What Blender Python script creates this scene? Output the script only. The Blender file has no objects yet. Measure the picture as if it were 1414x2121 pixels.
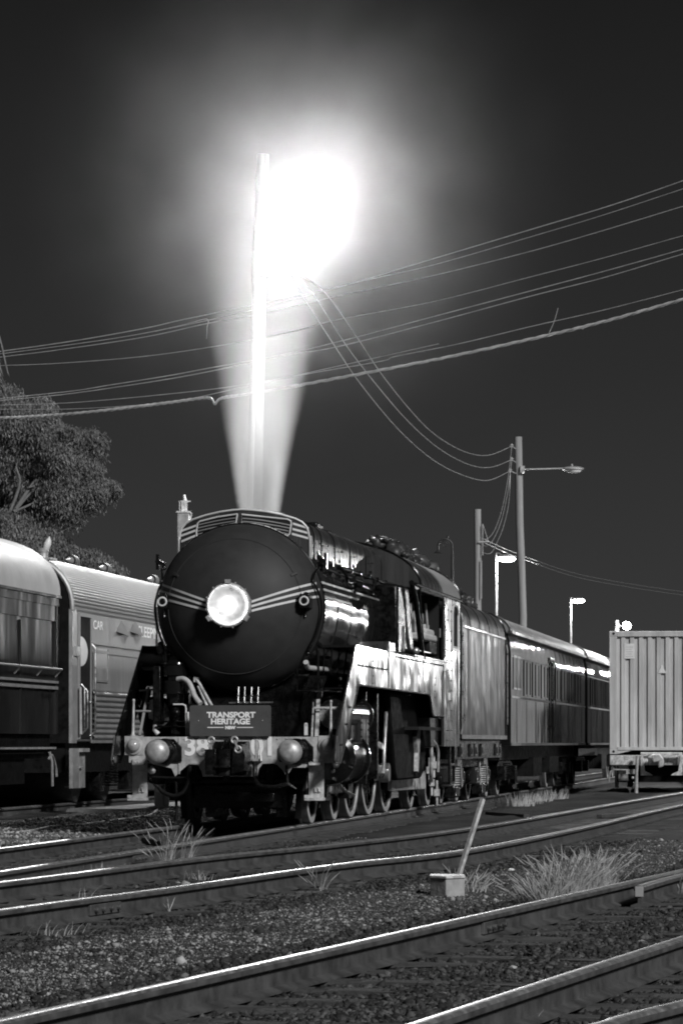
import bpy, math, random
import numpy as np
from mathutils import Vector, Matrix
random.seed(7); rng = np.random.default_rng(7)
SC = bpy.context.scene
COL = SC.collection
R = math.radians
# ------------------------------------------------------------------ camera
F = 7025.0; CX = 707.0; HY = 1538.0; H = 1.06
cd = bpy.data.cameras.new('camera'); cam = bpy.data.objects.new('camera', cd); COL.objects.link(cam)
cam.location = (0, 0, H); cam.rotation_euler = (R(90), 0, 0)
cd.sensor_fit = 'VERTICAL'; cd.sensor_height = 36; cd.sensor_width = 36
cd.lens = F/2121*36; cd.shift_y = (HY-1060.5)/2121; cd.clip_end = 5000; cd.clip_start = 0.5
SC.camera = cam
# ------------------------------------------------------------------ world (night sky)
W = bpy.data.worlds.new('World'); SC.world = W; W.use_nodes = True
nt = W.node_tree; bg = nt.nodes['Background']
tc = nt.nodes.new('ShaderNodeTexCoord'); sx = nt.nodes.new('ShaderNodeSeparateXYZ')
mr = nt.nodes.new('ShaderNodeMapRange'); mr.inputs[1].default_value = 0.0; mr.inputs[2].default_value = 0.24
rp = nt.nodes.new('ShaderNodeValToRGB')
rp.color_ramp.elements[0].color = (.043, .043, .043, 1); rp.color_ramp.elements[1].color = (.0095, .0095, .0095, 1)
e = rp.color_ramp.elements.new(.45); e.color = (.025, .025, .025, 1)
nt.links.new(tc.outputs['Generated'], sx.inputs[0]); nt.links.new(sx.outputs['Z'], mr.inputs[0])
nt.links.new(mr.outputs[0], rp.inputs[0]); nt.links.new(rp.outputs[0], bg.inputs[0]); bg.inputs[1].default_value = 1.0
# frontal fill
sl = bpy.data.lights.new('front_fill', 'SUN'); so = bpy.data.objects.new('front_fill', sl); COL.objects.link(so)  # added sun lamp, stands in for unseen yard lamps behind the camera
FILL_EL, FILL_AZ = 32, 33            # from behind the camera, over its right shoulder
sl.energy = 2.7; sl.angle = R(9)
d = Vector((-math.sin(R(FILL_AZ))*math.cos(R(FILL_EL)), math.cos(R(FILL_AZ))*math.cos(R(FILL_EL)), -math.sin(R(FILL_EL))))
so.rotation_euler = d.to_track_quat('-Z', 'Y').to_euler()
SC.view_settings.view_transform = 'Standard'; SC.view_settings.look = 'None'; SC.view_settings.exposure = 0; SC.view_settings.gamma = 1
SC.render.engine = 'CYCLES'
SC.cycles.use_denoising = True; SC.cycles.filter_width = 1.9
SC.cycles.volume_step_rate = 0.35; SC.cycles.volume_max_steps = 256
SC.cycles.max_bounces = 6; SC.cycles.glossy_bounces = 3; SC.cycles.diffuse_bounces = 2; SC.cycles.volume_bounces = 1
SC.cycles.transparent_max_bounces = 8
SC.cycles.sample_clamp_indirect = 4
# strengths of the yard's lamps (used by the lamp builders below)
P_TOWER, P_YARD, P_CONT = 13000, 1500, 900
# ------------------------------------------------------------------ frames
TH = math.atan(1028/F); S, C = math.sin(TH), math.cos(TH); O = (-1.202, 44.41)
def L2W(x, y, z=0): return Vector((O[0]+x*C+y*S, O[1]-x*S+y*C, z))
def fy(px, py, y):
    k = (px-CX)/F; x = (k*(O[1]+y*C)-O[0]-y*S)/(C+k*S); Y = O[1]-x*S+y*C
    return x, H+(HY-py)*Y/F
def fx(px, py, x):
    k = (px-CX)/F; y = (k*(O[1]-x*S)-O[0]-x*C)/(S-k*C); Y = O[1]-x*S+y*C
    return y, H+(HY-py)*Y/F
def gz(px, py, z=0.0):
    Y = F*(H-z)/(py-HY); return (px-CX)*Y/F, Y
def at(px, py, Y): return Vector(((px-CX)*Y/F, Y, H+(HY-py)*Y/F))
def B2(c): return 240+.3395*c[0], 1320+.3395*c[1]
def I1(c): return 320+c[0]*.2829, 1020+c[1]*.2829
def I3(c): return 620+c[0]*.2687, 1060+c[1]*.2687
def I4(c): return 620+c[0]*.2829, 1330+c[1]*.2829
# ------------------------------------------------------------------ materials
def mat(name, c, rough=.5, metal=0., var=.35, scale=(3, 3, 3), rvar=.15, bump=0., bscale=40., spec=.5, coat=0., emit=0., streak=0., island=0., warp=0.):
    m = bpy.data.materials.new(name); m.use_nodes = True; t = m.node_tree; b = t.nodes['Principled BSDF']
    co = t.nodes.new('ShaderNodeTexCoord'); mp = t.nodes.new('ShaderNodeMapping'); mp.inputs['Scale'].default_value = scale
    t.links.new(co.outputs['Object'], mp.inputs[0])
    n = t.nodes.new('ShaderNodeTexNoise'); n.inputs['Scale'].default_value = 1; n.inputs['Detail'].default_value = 7; n.inputs['Roughness'].default_value = .65
    t.links.new(mp.outputs[0], n.inputs[0])
    r = t.nodes.new('ShaderNodeMapRange'); r.inputs[1].default_value = .3; r.inputs[2].default_value = .7
    r.inputs[3].default_value = c*(1-var); r.inputs[4].default_value = c*(1+var)
    t.links.new(n.outputs[0], r.inputs[0])
    cc = t.nodes.new('ShaderNodeCombineColor')
    for i in range(3): t.links.new(r.outputs[0], cc.inputs[i])
    t.links.new(cc.outputs[0], b.inputs['Base Color'])
    if island:
        g = t.nodes.new('ShaderNodeNewGeometry'); ri = t.nodes.new('ShaderNodeMapRange'); ri.inputs[3].default_value = 1-island; ri.inputs[4].default_value = 1+island
        pw = t.nodes.new('ShaderNodeMath'); pw.operation = 'POWER'; pw.inputs[1].default_value = 2.2; t.links.new(g.outputs['Random Per Island'], pw.inputs[0]); t.links.new(pw.outputs[0], ri.inputs[0])
        ml = t.nodes.new('ShaderNodeMath'); ml.operation = 'MULTIPLY'; t.links.new(r.outputs[0], ml.inputs[0]); t.links.new(ri.outputs[0], ml.inputs[1])
        for i in range(3): t.links.new(ml.outputs[0], cc.inputs[i])
    r2 = t.nodes.new('ShaderNodeMapRange'); r2.inputs[1].default_value = .3; r2.inputs[2].default_value = .7
    r2.inputs[3].default_value = max(.04, rough-rvar); r2.inputs[4].default_value = min(1, rough+rvar)
    t.links.new(n.outputs[0], r2.inputs[0]); t.links.new(r2.outputs[0], b.inputs['Roughness'])
    b.inputs['Metallic'].default_value = metal; b.inputs['Specular IOR Level'].default_value = spec
    b.inputs['Coat Weight'].default_value = coat; b.inputs['Coat Roughness'].default_value = .06
    if emit:
        b.inputs['Emission Color'].default_value = (1, 1, 1, 1); b.inputs['Emission Strength'].default_value = emit
    if bump or streak:
        bn = t.nodes.new('ShaderNodeBump'); bn.inputs['Distance'].default_value = .01; bn.inputs['Strength'].default_value = bump or streak
        n2 = t.nodes.new('ShaderNodeTexNoise'); n2.inputs['Detail'].default_value = 5
        if streak:
            m2 = t.nodes.new('ShaderNodeMapping'); m2.inputs['Scale'].default_value = (bscale, bscale, bscale*.03)
            t.links.new(co.outputs['Object'], m2.inputs[0]); t.links.new(m2.outputs[0], n2.inputs[0]); n2.inputs['Scale'].default_value = 1
        else:
            n2.inputs['Scale'].default_value = bscale; t.links.new(co.outputs['Object'], n2.inputs[0])
        t.links.new(n2.outputs[0], bn.inputs['Height']); t.links.new(bn.outputs[0], b.inputs['Normal'])
        if warp:
            n3 = t.nodes.new('ShaderNodeTexNoise'); n3.inputs['Scale'].default_value = 1.3; n3.inputs['Detail'].default_value = 1.5; t.links.new(co.outputs['Object'], n3.inputs[0])
            b3 = t.nodes.new('ShaderNodeBump'); b3.inputs['Distance'].default_value = warp; t.links.new(n3.outputs[0], b3.inputs['Height']); t.links.new(b3.outputs[0], bn.inputs['Normal'])
    return m
M = dict(
 gloss=mat('gloss_black_paint', .006, .16, var=.5, rvar=.08, scale=(4, 4, .5), streak=.08, bscale=6, coat=.4),
 casing=mat('casing_paint', .045, .24, var=.5, rvar=.10, scale=(4, 4, .3), streak=.2, bscale=5, coat=.2),
 dull=mat('sooty_black', .006, .7, var=.6, scale=(9, 9, 9), spec=.12, bump=.3, bscale=30),
 boiler=mat('boiler_black_paint', .012, .17, var=.5, rvar=.10, scale=(2, 6, 1), bump=.04, bscale=14, coat=.5, warp=.03),
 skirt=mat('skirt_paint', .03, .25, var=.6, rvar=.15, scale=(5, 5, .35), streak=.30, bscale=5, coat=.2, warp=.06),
 nose=mat('nose_satin_black', .034, .60, var=.15, rvar=.04, spec=.35, scale=(6, 6, 6), bump=.05, bscale=260),
 black=mat('dull_black', .006, .6, spec=.2, var=.6, rvar=.2, scale=(9, 9, 9), bump=.3, bscale=30),
 oily=mat('oily_black', .006, .30, spec=.3, var=.8, rvar=.22, scale=(12, 12, 12), bump=.5, bscale=24),
 beam=mat('beam_grey_paint', .44, .42, var=.38, rvar=.15, scale=(9, 9, 9), bump=.15, bscale=25),
 worn=mat('worn_pale_paint', .52, .40, var=.55, rvar=.2, scale=(14, 14, 10), bump=.25, bscale=30),
 white=mat('white_paint', .78, .45, var=.08, scale=(6, 6, 6)),
 cream=mat('cream_lining', .70, .4, var=.12, scale=(6, 6, 6)),
 number=mat('number_paint', .95, .45, var=.12, scale=(9, 9, 9)),
 signm=mat('sign_board_paint', .09, .30, var=.15, rvar=.05, scale=(5, 5, 5)),
 steel=mat('bright_steel', .55, .32, metal=.9, var=.25, rvar=.12, scale=(9, 9, 9)),
 buffer=mat('buffer_steel', .5, .48, metal=.45, var=.35, rvar=.12, scale=(10, 10, 10)),
 tyre=mat('tyre_lit_face', .55, .4, metal=.2, var=.3, rvar=.1, scale=(8, 8, 8)),
 lag=mat('lagging_white', .5, .75, var=.25, scale=(12, 12, 12), bump=.3, bscale=50),
 rust=mat('rail_rust', .075, .62, var=.55, scale=(5, 5, 5), bump=.3, bscale=35),
 railtop=mat('rail_polished', .6, .42, metal=.85, var=.3, rvar=.12, scale=(12, 12, 12)),
 wood=mat('weathered_timber', .06, .85, var=.5, scale=(3, 14, 14), bump=.6, bscale=30),
 pole=mat('pole_timber', .30, .85, var=.35, scale=(9, 9, .6), bump=.5, bscale=14),
 galv=mat('galvanised', .45, .45, metal=.4, var=.2, scale=(5, 5, 5)),
 tender=mat('tender_paint', .05, .45, var=.35, rvar=.14, scale=(5, 5, .2), streak=.4, bscale=4, spec=.05, warp=.06),
 carline=mat('carriage_line', .08, .4, var=.2),
 carside=mat('carriage_paint', .010, .09, var=.4, rvar=.04, scale=(5, 5, .4), streak=.05, bscale=4, spec=.22, warp=.015),
 carpale=mat('carriage_pale_line', .28, .4, var=.2),
 carroof=mat('carriage_roof', .22, .6, var=.25, scale=(1.2, 1.2, 1.2), bump=.2, bscale=9),
 wagroof=mat('wagon_roof_pale', .48, .6, var=.18, scale=(1.5, 1.5, 1.5), bump=.25, bscale=8),
 wagside=mat('wagon_side', .014, .5, var=.5, rvar=.15, scale=(3, 3, .6), streak=.12, bscale=4),
 silver=mat('stainless_side', .34, .52, metal=.3, var=.2, rvar=.08, scale=(4, 4, .5), streak=.06, bscale=3),
 flute=mat('stainless_fluting', .26, .55, metal=.3, var=.2, rvar=.1, scale=(3, 3, 3)),
 dark=mat('dark_void', .006, .8, var=.3),
 glass=mat('window_glass', .008, .08, var=.2, rvar=.03, spec=.6),
 cont=mat('container_paint', .50, .6, var=.28, scale=(3, 3, .5), bump=.1, bscale=12),
 concrete=mat('concrete', .34, .9, var=.35, scale=(8, 8, 8), bump=.6, bscale=30),
 coal=mat('coal', .06, .45, var=.5, rvar=.2, scale=(6, 6, 6), island=.6),
 leaf=mat('leaf', .17, .6, var=.5, scale=(.6, .6, .6), island=.3),
 bark=mat('bark', .16, .9, var=.3, scale=(4, 4, 4)),
 grass=mat('dry_grass', .40, .7, var=.45, scale=(9, 9, 9)),
 wire=mat('wire', .55, .45, metal=.3, var=.3),
 lens=mat('frosted_lens', .4, .15, var=.1),
 lit=mat('lit_lens', .8, .3, emit=40.),
 litlow=mat('lit_headlight', .45, .12, var=.2, emit=.42),
 flood=mat('flood_lens', .9, .3, emit=400.),
 stone=mat('cinder_stone', .23, .9, var=.55, scale=(1.1, 1.1, 1.1), bump=.5, bscale=120, island=.9),
 ballast=mat('dark_ballast', .06, .8, var=.5, scale=(50, 50, 50), bump=.5, bscale=90, island=.8),  # darker than the gravel outside the tracks
 gravellit=mat('gravel_painted_lit', .30, .9, var=.4, scale=(50, 50, 50), bump=.5, bscale=90, island=.7),  # lighter grey puts the tower's light into the gravel colour
 hood=mat('hood_grey', .24, .6, var=.2),
 bulb=mat('lit_bulb', .9, .3, emit=110.), bowl=mat('reflector', .75, .38, metal=.5, var=.12, scale=(9, 9, 9)),
)
# ------------------------------------------------------------------ mesh builder
BASE = {}
class MB:
    def __init__(s): s.v = []; s.f = []; s.mi = []; s.cur = 0
    def add(s, vs, fs):
        n = len(s.v); s.v += [tuple(p) for p in vs]
        for f in fs: s.f.append(tuple(i+n for i in f)); s.mi.append(s.cur)
        return s
    def box(s, x0, x1, y0, y1, z0, z1):
        vs = [(x, y, z) for x in (x0, x1) for y in (y0, y1) for z in (z0, z1)]
        return s.add(vs, [(0, 1, 3, 2), (4, 6, 7, 5), (0, 4, 5, 1), (2, 3, 7, 6), (0, 2, 6, 4), (1, 5, 7, 3)])
    def bar(s, a, b, w, h, up=(0, 0, 1)):
        a = Vector(a); b = Vector(b); d = (b-a).normalized(); u = Vector(up)
        r = d.cross(u)
        if r.length < 1e-4: r = d.cross(Vector((1, 0, 0)))
        r.normalize(); u = r.cross(d).normalized(); r *= w/2; u *= h/2
        vs = [a-r-u, a+r-u, a+r+u, a-r+u, b-r-u, b+r-u, b+r+u, b-r+u]
        return s.add(vs, [(0, 1, 2, 3), (7, 6, 5, 4), (0, 4, 5, 1), (1, 5, 6, 2), (2, 6, 7, 3), (3, 7, 4, 0)])
    def tube(s, pts, r, n=8, caps=True):
        pts = [Vector(p) for p in pts]; k = len(pts); rs = r if isinstance(r, (list, tuple)) else [r]*k
        vs = []; fs = []; ref = None
        for i, p in enumerate(pts):
            d = (pts[min(i+1, k-1)]-pts[max(i-1, 0)]).normalized()
            if ref is None: ref = Vector((0, 0, 1)) if abs(d.z) < .9 else Vector((1, 0, 0))
            a = d.cross(ref).normalized(); b = a.cross(d).normalized(); ref = b
            for j in range(n):
                t = 2*math.pi*j/n; vs.append(p+(a*math.cos(t)+b*math.sin(t))*rs[i])
        for i in range(k-1):
            for j in range(n): fs.append((i*n+j, i*n+(j+1) % n, (i+1)*n+(j+1) % n, (i+1)*n+j))
        if caps: fs += [tuple(range(n-1, -1, -1)), tuple((k-1)*n+j for j in range(n))]
        return s.add(vs, fs)
    def cyl(s, a, b, r0, r1=None, n=20): return s.tube([a, b], [r0, r0 if r1 is None else r1], n)
    def lathe(s, prof, o, ax, n=32, a0=0, a1=2*math.pi):
        o = Vector(o); ax = Vector(ax).normalized(); u = ax.orthogonal().normalized() if abs(ax.y) < .9 else Vector((1, 0, 0)); w = ax.cross(u)
        full = abs(a1-a0-2*math.pi) < 1e-6; m = n if full else n+1; vs = []; fs = []
        for t, r in prof:
            for j in range(m):
                a = a0+(a1-a0)*j/n; vs.append(o+ax*t+(u*math.cos(a)+w*math.sin(a))*max(r, 1e-4))
        for i in range(len(prof)-1):
            for j in range(n):
                q = (j+1) % m; fs.append((i*m+j, i*m+q, (i+1)*m+q, (i+1)*m+j))
        return s.add(vs, fs)
    def torus(s, o, ax, Rr, r, n=32, k=8):
        return s.lathe([(r*math.sin(2*math.pi*i/k), Rr+r*math.cos(2*math.pi*i/k)) for i in range(k+1)], o, ax, n)
    def prism(s, poly, ax, c0, c1):
        n = len(poly); mk = {'x': lambda a, b, c: (c, a, b), 'y': lambda a, b, c: (a, c, b), 'z': lambda a, b, c: (a, b, c)}[ax]
        vs = [mk(a, b, c0) for a, b in poly]+[mk(a, b, c1) for a, b in poly]
        fs = [tuple(range(n)), tuple(range(2*n-1, n-1, -1))]+[(i, (i+1) % n, n+(i+1) % n, n+i) for i in range(n)]
        return s.add(vs, fs)
    def ball(s, c, r, n=16, k=10, sc=(1, 1, 1)):
        vs = []; fs = []
        for i in range(k+1):
            p = math.pi*i/k
            for j in range(n):
                a = 2*math.pi*j/n; vs.append((c[0]+r*sc[0]*math.sin(p)*math.cos(a), c[1]+r*sc[1]*math.sin(p)*math.sin(a), c[2]+r*sc[2]*math.cos(p)))
        for i in range(k):
            for j in range(n): fs.append((i*n+j, i*n+(j+1) % n, (i+1)*n+(j+1) % n, (i+1)*n+j))
        return s.add(vs, fs)
    def grid(s, rows):
        m = len(rows[0]); vs = [p for r in rows for p in r]
        return s.add(vs, [(i*m+j, i*m+j+1, (i+1)*m+j+1, (i+1)*m+j) for i in range(len(rows)-1) for j in range(m-1)])
    def split(s, gap=.012):
        par = list(range(len(s.v)))
        def fd(a):
            while par[a] != a: par[a] = par[par[a]]; a = par[a]
            return a
        for f in s.f:
            for q in f[1:]: par[fd(q)] = fd(f[0])
        isl = {}
        for i in range(len(s.v)): isl.setdefault(fd(i), []).append(i)
        cl = []
        for vs in isl.values():
            P = np.array([s.v[i] for i in vs]); cl.append([P.min(0)-gap, P.max(0)+gap, set(vs)])
        k = True
        while k:
            k = False
            for i in range(len(cl)):
                for j in range(i+1, len(cl)):
                    if np.all(cl[i][0] <= cl[j][1]) and np.all(cl[j][0] <= cl[i][1]):
                        cl[i] = [np.minimum(cl[i][0], cl[j][0]), np.maximum(cl[i][1], cl[j][1]), cl[i][2] | cl[j][2]]; del cl[j]; k = True; break
                if k: break
        out = []
        for _, _, vs in cl:
            m = MB(); mp = {}
            for i in sorted(vs): mp[i] = len(m.v); m.v.append(s.v[i])
            for f, q in zip(s.f, s.mi):
                if f[0] in vs: m.f.append(tuple(mp[i] for i in f)); m.mi.append(q)
            out.append(m)
        return out
    def build_split(s, *a, **k): return [m.build(*a, **k) for m in s.split()]
    def build(s, name, mats, parent=None, smooth=38, bevel=0, fix=True, base=None):
        b = base if base is not None else BASE.get(parent.name if parent else None, (0, 0, 0))
        me = bpy.data.meshes.new(name); me.from_pydata([(x-b[0], y-b[1], z-b[2]) for x, y, z in s.v], [], s.f)
        for mm in (mats if isinstance(mats, (list, tuple)) else [mats]): me.materials.append(mm)
        me.polygons.foreach_set('material_index', s.mi)
        if fix:
            import bmesh
            bm = bmesh.new(); bm.from_mesh(me); bmesh.ops.recalc_face_normals(bm, faces=bm.faces); bm.to_mesh(me); bm.free()
        if smooth: me.shade_smooth(); me.set_sharp_from_angle(angle=R(smooth))
        o = bpy.data.objects.new(name, me); COL.objects.link(o)
        if parent: o.parent = parent; BASE[o.name] = b
        if bevel:
            bv = o.modifiers.new('bevel', 'BEVEL'); bv.width = bevel; bv.segments = 2; bv.limit_method = 'ANGLE'; bv.angle_limit = R(40)
        return o
def np_mesh(name, V, Fq, m, parent=None, smooth=False):
    me = bpy.data.meshes.new(name); k = Fq.shape[1]
    me.vertices.add(len(V)); me.vertices.foreach_set('co', V.astype(np.float32).ravel())
    me.loops.add(Fq.size); me.loops.foreach_set('vertex_index', Fq.astype(np.int32).ravel())
    me.polygons.add(len(Fq)); me.polygons.foreach_set('loop_start', np.arange(0, Fq.size, k, dtype=np.int32))
    me.update(calc_edges=True); me.materials.append(m)
    if smooth: me.shade_smooth()
    o = bpy.data.objects.new(name, me); COL.objects.link(o)
    if parent: o.parent = parent
    return o
def tag(o, label=None, cat=None, group=None, kind=None):
    if label: o['label'] = label
    if cat: o['category'] = cat
    if group: o['group'] = group
    if kind: o['kind'] = kind
    return o
def thing(name, label, cat, base=(0, 0, 0), loco=False, group=None):
    """Empty at the thing's base; with loco=True, base and all part coordinates are in the locomotive's frame."""
    o = bpy.data.objects.new(name, None); COL.objects.link(o); o.empty_display_size = .2
    if loco: o.location = L2W(*base); o.rotation_euler = (0, 0, -TH)
    else: o.location = base
    BASE[o.name] = tuple(base); return tag(o, label, cat, group)
def lamp_light(parent, p, power, radius=.15, spot=None, aim=None):
    ld = bpy.data.lights.new('lamp_light', 'SPOT' if spot else 'POINT'); ld.energy = power; ld.shadow_soft_size = radius
    lo = bpy.data.objects.new('lamp_light', ld); COL.objects.link(lo); lo.parent = parent
    b = BASE[parent.name]; lo.location = Vector(p)-Vector(b)
    if spot:
        ld.spot_size = R(spot); ld.spot_blend = .6; lo.rotation_euler = (Vector(aim)-Vector(p)).to_track_quat('-Z', 'Y').to_euler()
    return lo
def text(body, size, parent, loc, rot, m, name='lettering', offset=0, extrude=.002, align='CENTER', sx=1):
    cu = bpy.data.curves.new(name, 'FONT'); cu.body = body; cu.size = size; cu.align_x = align; cu.align_y = 'CENTER'
    cu.extrude = extrude; cu.offset = offset
    o = bpy.data.objects.new(name, cu); COL.objects.link(o); cu.materials.append(m); 
    me = bpy.data.meshes.new_from_object(o); bpy.data.objects.remove(o); me.materials.clear(); me.materials.append(m); o = bpy.data.objects.new(name, me); COL.objects.link(o); o.parent = parent
    b = BASE[parent.name]; o.location = Vector(loc)-Vector(b); o.rotation_euler = rot; o.scale = (sx, 1, 1)
    return o
def arc(c, r, a0, a1, n=10): return [(c[0]+r*math.cos(R(a0+(a1-a0)*i/n)), c[1]+r*math.sin(R(a0+(a1-a0)*i/n))) for i in range(n+1)]
def spline(pts, n=8):
    P = [Vector(p) for p in pts]; out = []
    for i in range(len(P)-1):
        p0 = P[max(i-1, 0)]; p1 = P[i]; p2 = P[i+1]; p3 = P[min(i+2, len(P)-1)]
        for k in range(n):
            t = k/n; out.append(.5*((2*p1)+(p2-p0)*t+(2*p0-5*p1+4*p2-p3)*t*t+(3*p1-p0-3*p2+p3)*t**3))
    out.append(P[-1]); return out
GROUND = -.18
# ================================================================== SETTING: ground, tracks
def vnoise(X, Y, s, seed):
    r = np.random.default_rng(seed); G = r.random((64, 64)); x = X/s; y = Y/s
    i = np.floor(x).astype(int); j = np.floor(y).astype(int); fx_ = x-i; fy_ = y-j
    fx_ = fx_*fx_*(3-2*fx_); fy_ = fy_*fy_*(3-2*fy_); g = lambda a, b: G[a % 64, b % 64]
    return (g(i, j)*(1-fx_)+g(i+1, j)*fx_)*(1-fy_)+(g(i, j+1)*(1-fx_)+g(i+1, j+1)*fx_)*fy_-.5
def pline(pts, n=10): return [Vector((p.x, p.y, p.z)) for p in spline([Vector((a[0], a[1], a[2] if len(a) > 2 else 0)) for a in pts], n)]
RA = pline([(-2.13, 10), gz(0, 2110), gz(707, 1956), gz(1414, 1800), (4.7, 35.2), (10.1, 55)], 6)
RB = pline([(-.5, 10), gz(850, 2121), gz(1414, 1939), (5.35, 31), (11.8, 54)], 6)
RC = pline([(.1, 10.6), gz(1230, 2121), gz(1414, 2072), (4.2, 20.5), (16, 48)], 6)
RD = pline([gz(1323, 1834), gz(1414, 1809), (4.3, 33), (12.5, 60)], 6)
MF = pline([(-5.6, 14), gz(0, 1825), gz(400, 1776), gz(707, 1745), gz(990, 1710), gz(1290, 1660), (7.35, 73), (10.6, 90)], 8)
MN = pline([(-4.3, 13.4), gz(0, 1882), gz(350, 1837), gz(707, 1788), gz(957, 1760), gz(1200, 1713), gz(1414, 1665), (9.3, 75), (12.2, 90)], 8)
def locorail(x, y0, y1): return [L2W(x, y0+(y1-y0)*i/12) for i in range(13)]
LN, LF = locorail(.75, -26, 80), locorail(-.75, -26, 80)
WN, WF = locorail(-5.8, -4, 60), locorail(-7.3, -4, 60)
RAILS = [RA, RB, RC, RD, MF, MN, LN, LF]
SEG = np.array([(p.x, p.y, q.x, q.y) for r in RAILS for p, q in zip(r[:-1], r[1:])])
def raildist(X, Y):
    dmin = np.full(X.shape, 99.)
    for ax, ay, bx, by in SEG:
        dx, dy = bx-ax, by-ay; t = np.clip(((X-ax)*dx+(Y-ay)*dy)/(dx*dx+dy*dy+1e-9), 0, 1)
        dmin = np.minimum(dmin, np.hypot(X-ax-t*dx, Y-ay-t*dy))
    return dmin
def gheight(X, Y):
    dr = raildist(X, Y)
    h = -.135-.048*np.exp(-(dr/.75)**4)
    return h+.05*vnoise(X, Y, .9, 1)*np.clip(dr/.5, .15, 1)+.022*vnoise(X, Y, .23, 2)+.01*vnoise(X, Y, .08, 3)
def axis_pts(a, b, s, lim): 
    c = list(np.arange(a, b, s)); lo = [-lim, -lim/4, -lim/12, a-30, a-12, a-5, a-2]; hi = [b+2, b+5, b+12, b+40, b+100, lim/4, lim]
    return np.array([q for q in lo if q < a]+c+[q for q in hi])
gx = axis_pts(-9, 12, .09, 1800); gy = np.concatenate([[-1800, -400, -100, -30, -8, 2, 8, 10.5], np.arange(11.5, 34, .09), np.arange(34, 62, .22), [64, 68, 74, 82, 95, 115, 150, 220, 400, 900, 1800]])
GX, GY = np.meshgrid(gx, gy); GZ = gheight(GX, GY)
GV = np.stack([GX, GY, GZ], -1).reshape(-1, 3); nx = len(gx); ny = len(gy)
ii, jj = np.meshgrid(np.arange(nx-1), np.arange(ny-1)); q0 = (jj*nx+ii).ravel()
gm = bpy.data.materials.new('yard_cinder_ground'); gm.use_nodes = True; t = gm.node_tree; b = t.nodes['Principled BSDF']; b.inputs['Roughness'].default_value = .95
co = t.nodes.new('ShaderNodeTexCoord')
def nz(s, dt=8, ro=.7):
    n = t.nodes.new('ShaderNodeTexNoise'); n.inputs['Scale'].default_value = s; n.inputs['Detail'].default_value = dt; n.inputs['Roughness'].default_value = ro
    t.links.new(co.outputs['Object'], n.inputs[0]); return n
n1 = nz(.6, 4); n2 = nz(38, 8, .8); mx = t.nodes.new('ShaderNodeMath'); mx.operation = 'MULTIPLY'
t.links.new(n1.outputs[0], mx.inputs[0]); t.links.new(n2.outputs[0], mx.inputs[1])
cr = t.nodes.new('ShaderNodeValToRGB'); cr.color_ramp.elements[0].position = .14; cr.color_ramp.elements[0].color = (.012, .012, .012, 1)
cr.color_ramp.elements[1].position = .42; cr.color_ramp.elements[1].color = (.13, .13, .13, 1)
t.links.new(mx.outputs[0], cr.inputs[0])
oa = t.nodes.new('ShaderNodeAttribute'); oa.attribute_name = 'oil'; om = t.nodes.new('ShaderNodeMix'); om.data_type = 'RGBA'; om.blend_type = 'MULTIPLY'; om.inputs['Factor'].default_value = 1
t.links.new(cr.outputs[0], om.inputs['A']); t.links.new(oa.outputs['Color'], om.inputs['B']); t.links.new(om.outputs['Result'], b.inputs['Base Color'])
vo = t.nodes.new('ShaderNodeTexVoronoi'); vo.inputs['Scale'].default_value = 55; t.links.new(co.outputs['Object'], vo.inputs['Vector'])
bn = t.nodes.new('ShaderNodeBump'); bn.inputs['Strength'].default_value = .9; bn.inputs['Distance'].default_value = .02; t.links.new(vo.outputs[0], bn.inputs['Height'])
bn2 = t.nodes.new('ShaderNodeBump'); bn2.inputs['Strength'].default_value = .8; bn2.inputs['Distance'].default_value = .015
t.links.new(n2.outputs[0], bn2.inputs['Height']); t.links.new(bn.outputs[0], bn2.inputs['Normal']); t.links.new(bn2.outputs[0], b.inputs['Normal'])
ground = np_mesh('ground', GV, np.stack([q0, q0+1, q0+nx+1, q0+nx], -1), gm, smooth=True); tag(ground, kind='structure')
ov = 1-.62*np.exp(-(raildist(GV[:, 0], GV[:, 1])/.95)**4)*(.75+.5*(vnoise(GV[:, 0], GV[:, 1], .7, 5)+.5)); at_ = ground.data.attributes.new('oil', 'FLOAT', 'POINT'); at_.data.foreach_set('value', np.clip(ov, .2, 1).astype(np.float32))  # ground colour gets darker near the rails
# stones
ico = np.array([(0, 0, -1), (.72, -.53, -.45), (-.28, -.85, -.45), (-.89, 0, -.45), (-.28, .85, -.45), (.72, .53, -.45), (.28, -.85, .45), (-.72, -.53, .45), (-.72, .53, .45), (.28, .85, .45), (.89, 0, .45), (0, 0, 1)])
icf = np.array([(0, 1, 2), (1, 0, 5), (0, 2, 3), (0, 3, 4), (0, 4, 5), (1, 5, 10), (2, 1, 6), (3, 2, 7), (4, 3, 8), (5, 4, 9), (1, 10, 6), (2, 6, 7), (3, 7, 8), (4, 8, 9), (5, 9, 10), (6, 10, 11), (7, 6, 11), (8, 7, 11), (9, 8, 11), (10, 9, 11)])
octv = np.array([(0, 0, -1), (1, 0, 0), (0, 1, 0), (-1, 0, 0), (0, -1, 0), (0, 0, 1)], float); octf = np.array([(0, 2, 1), (0, 3, 2), (0, 4, 3), (0, 1, 4), (5, 1, 2), (5, 2, 3), (5, 3, 4), (5, 4, 1)])
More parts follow.
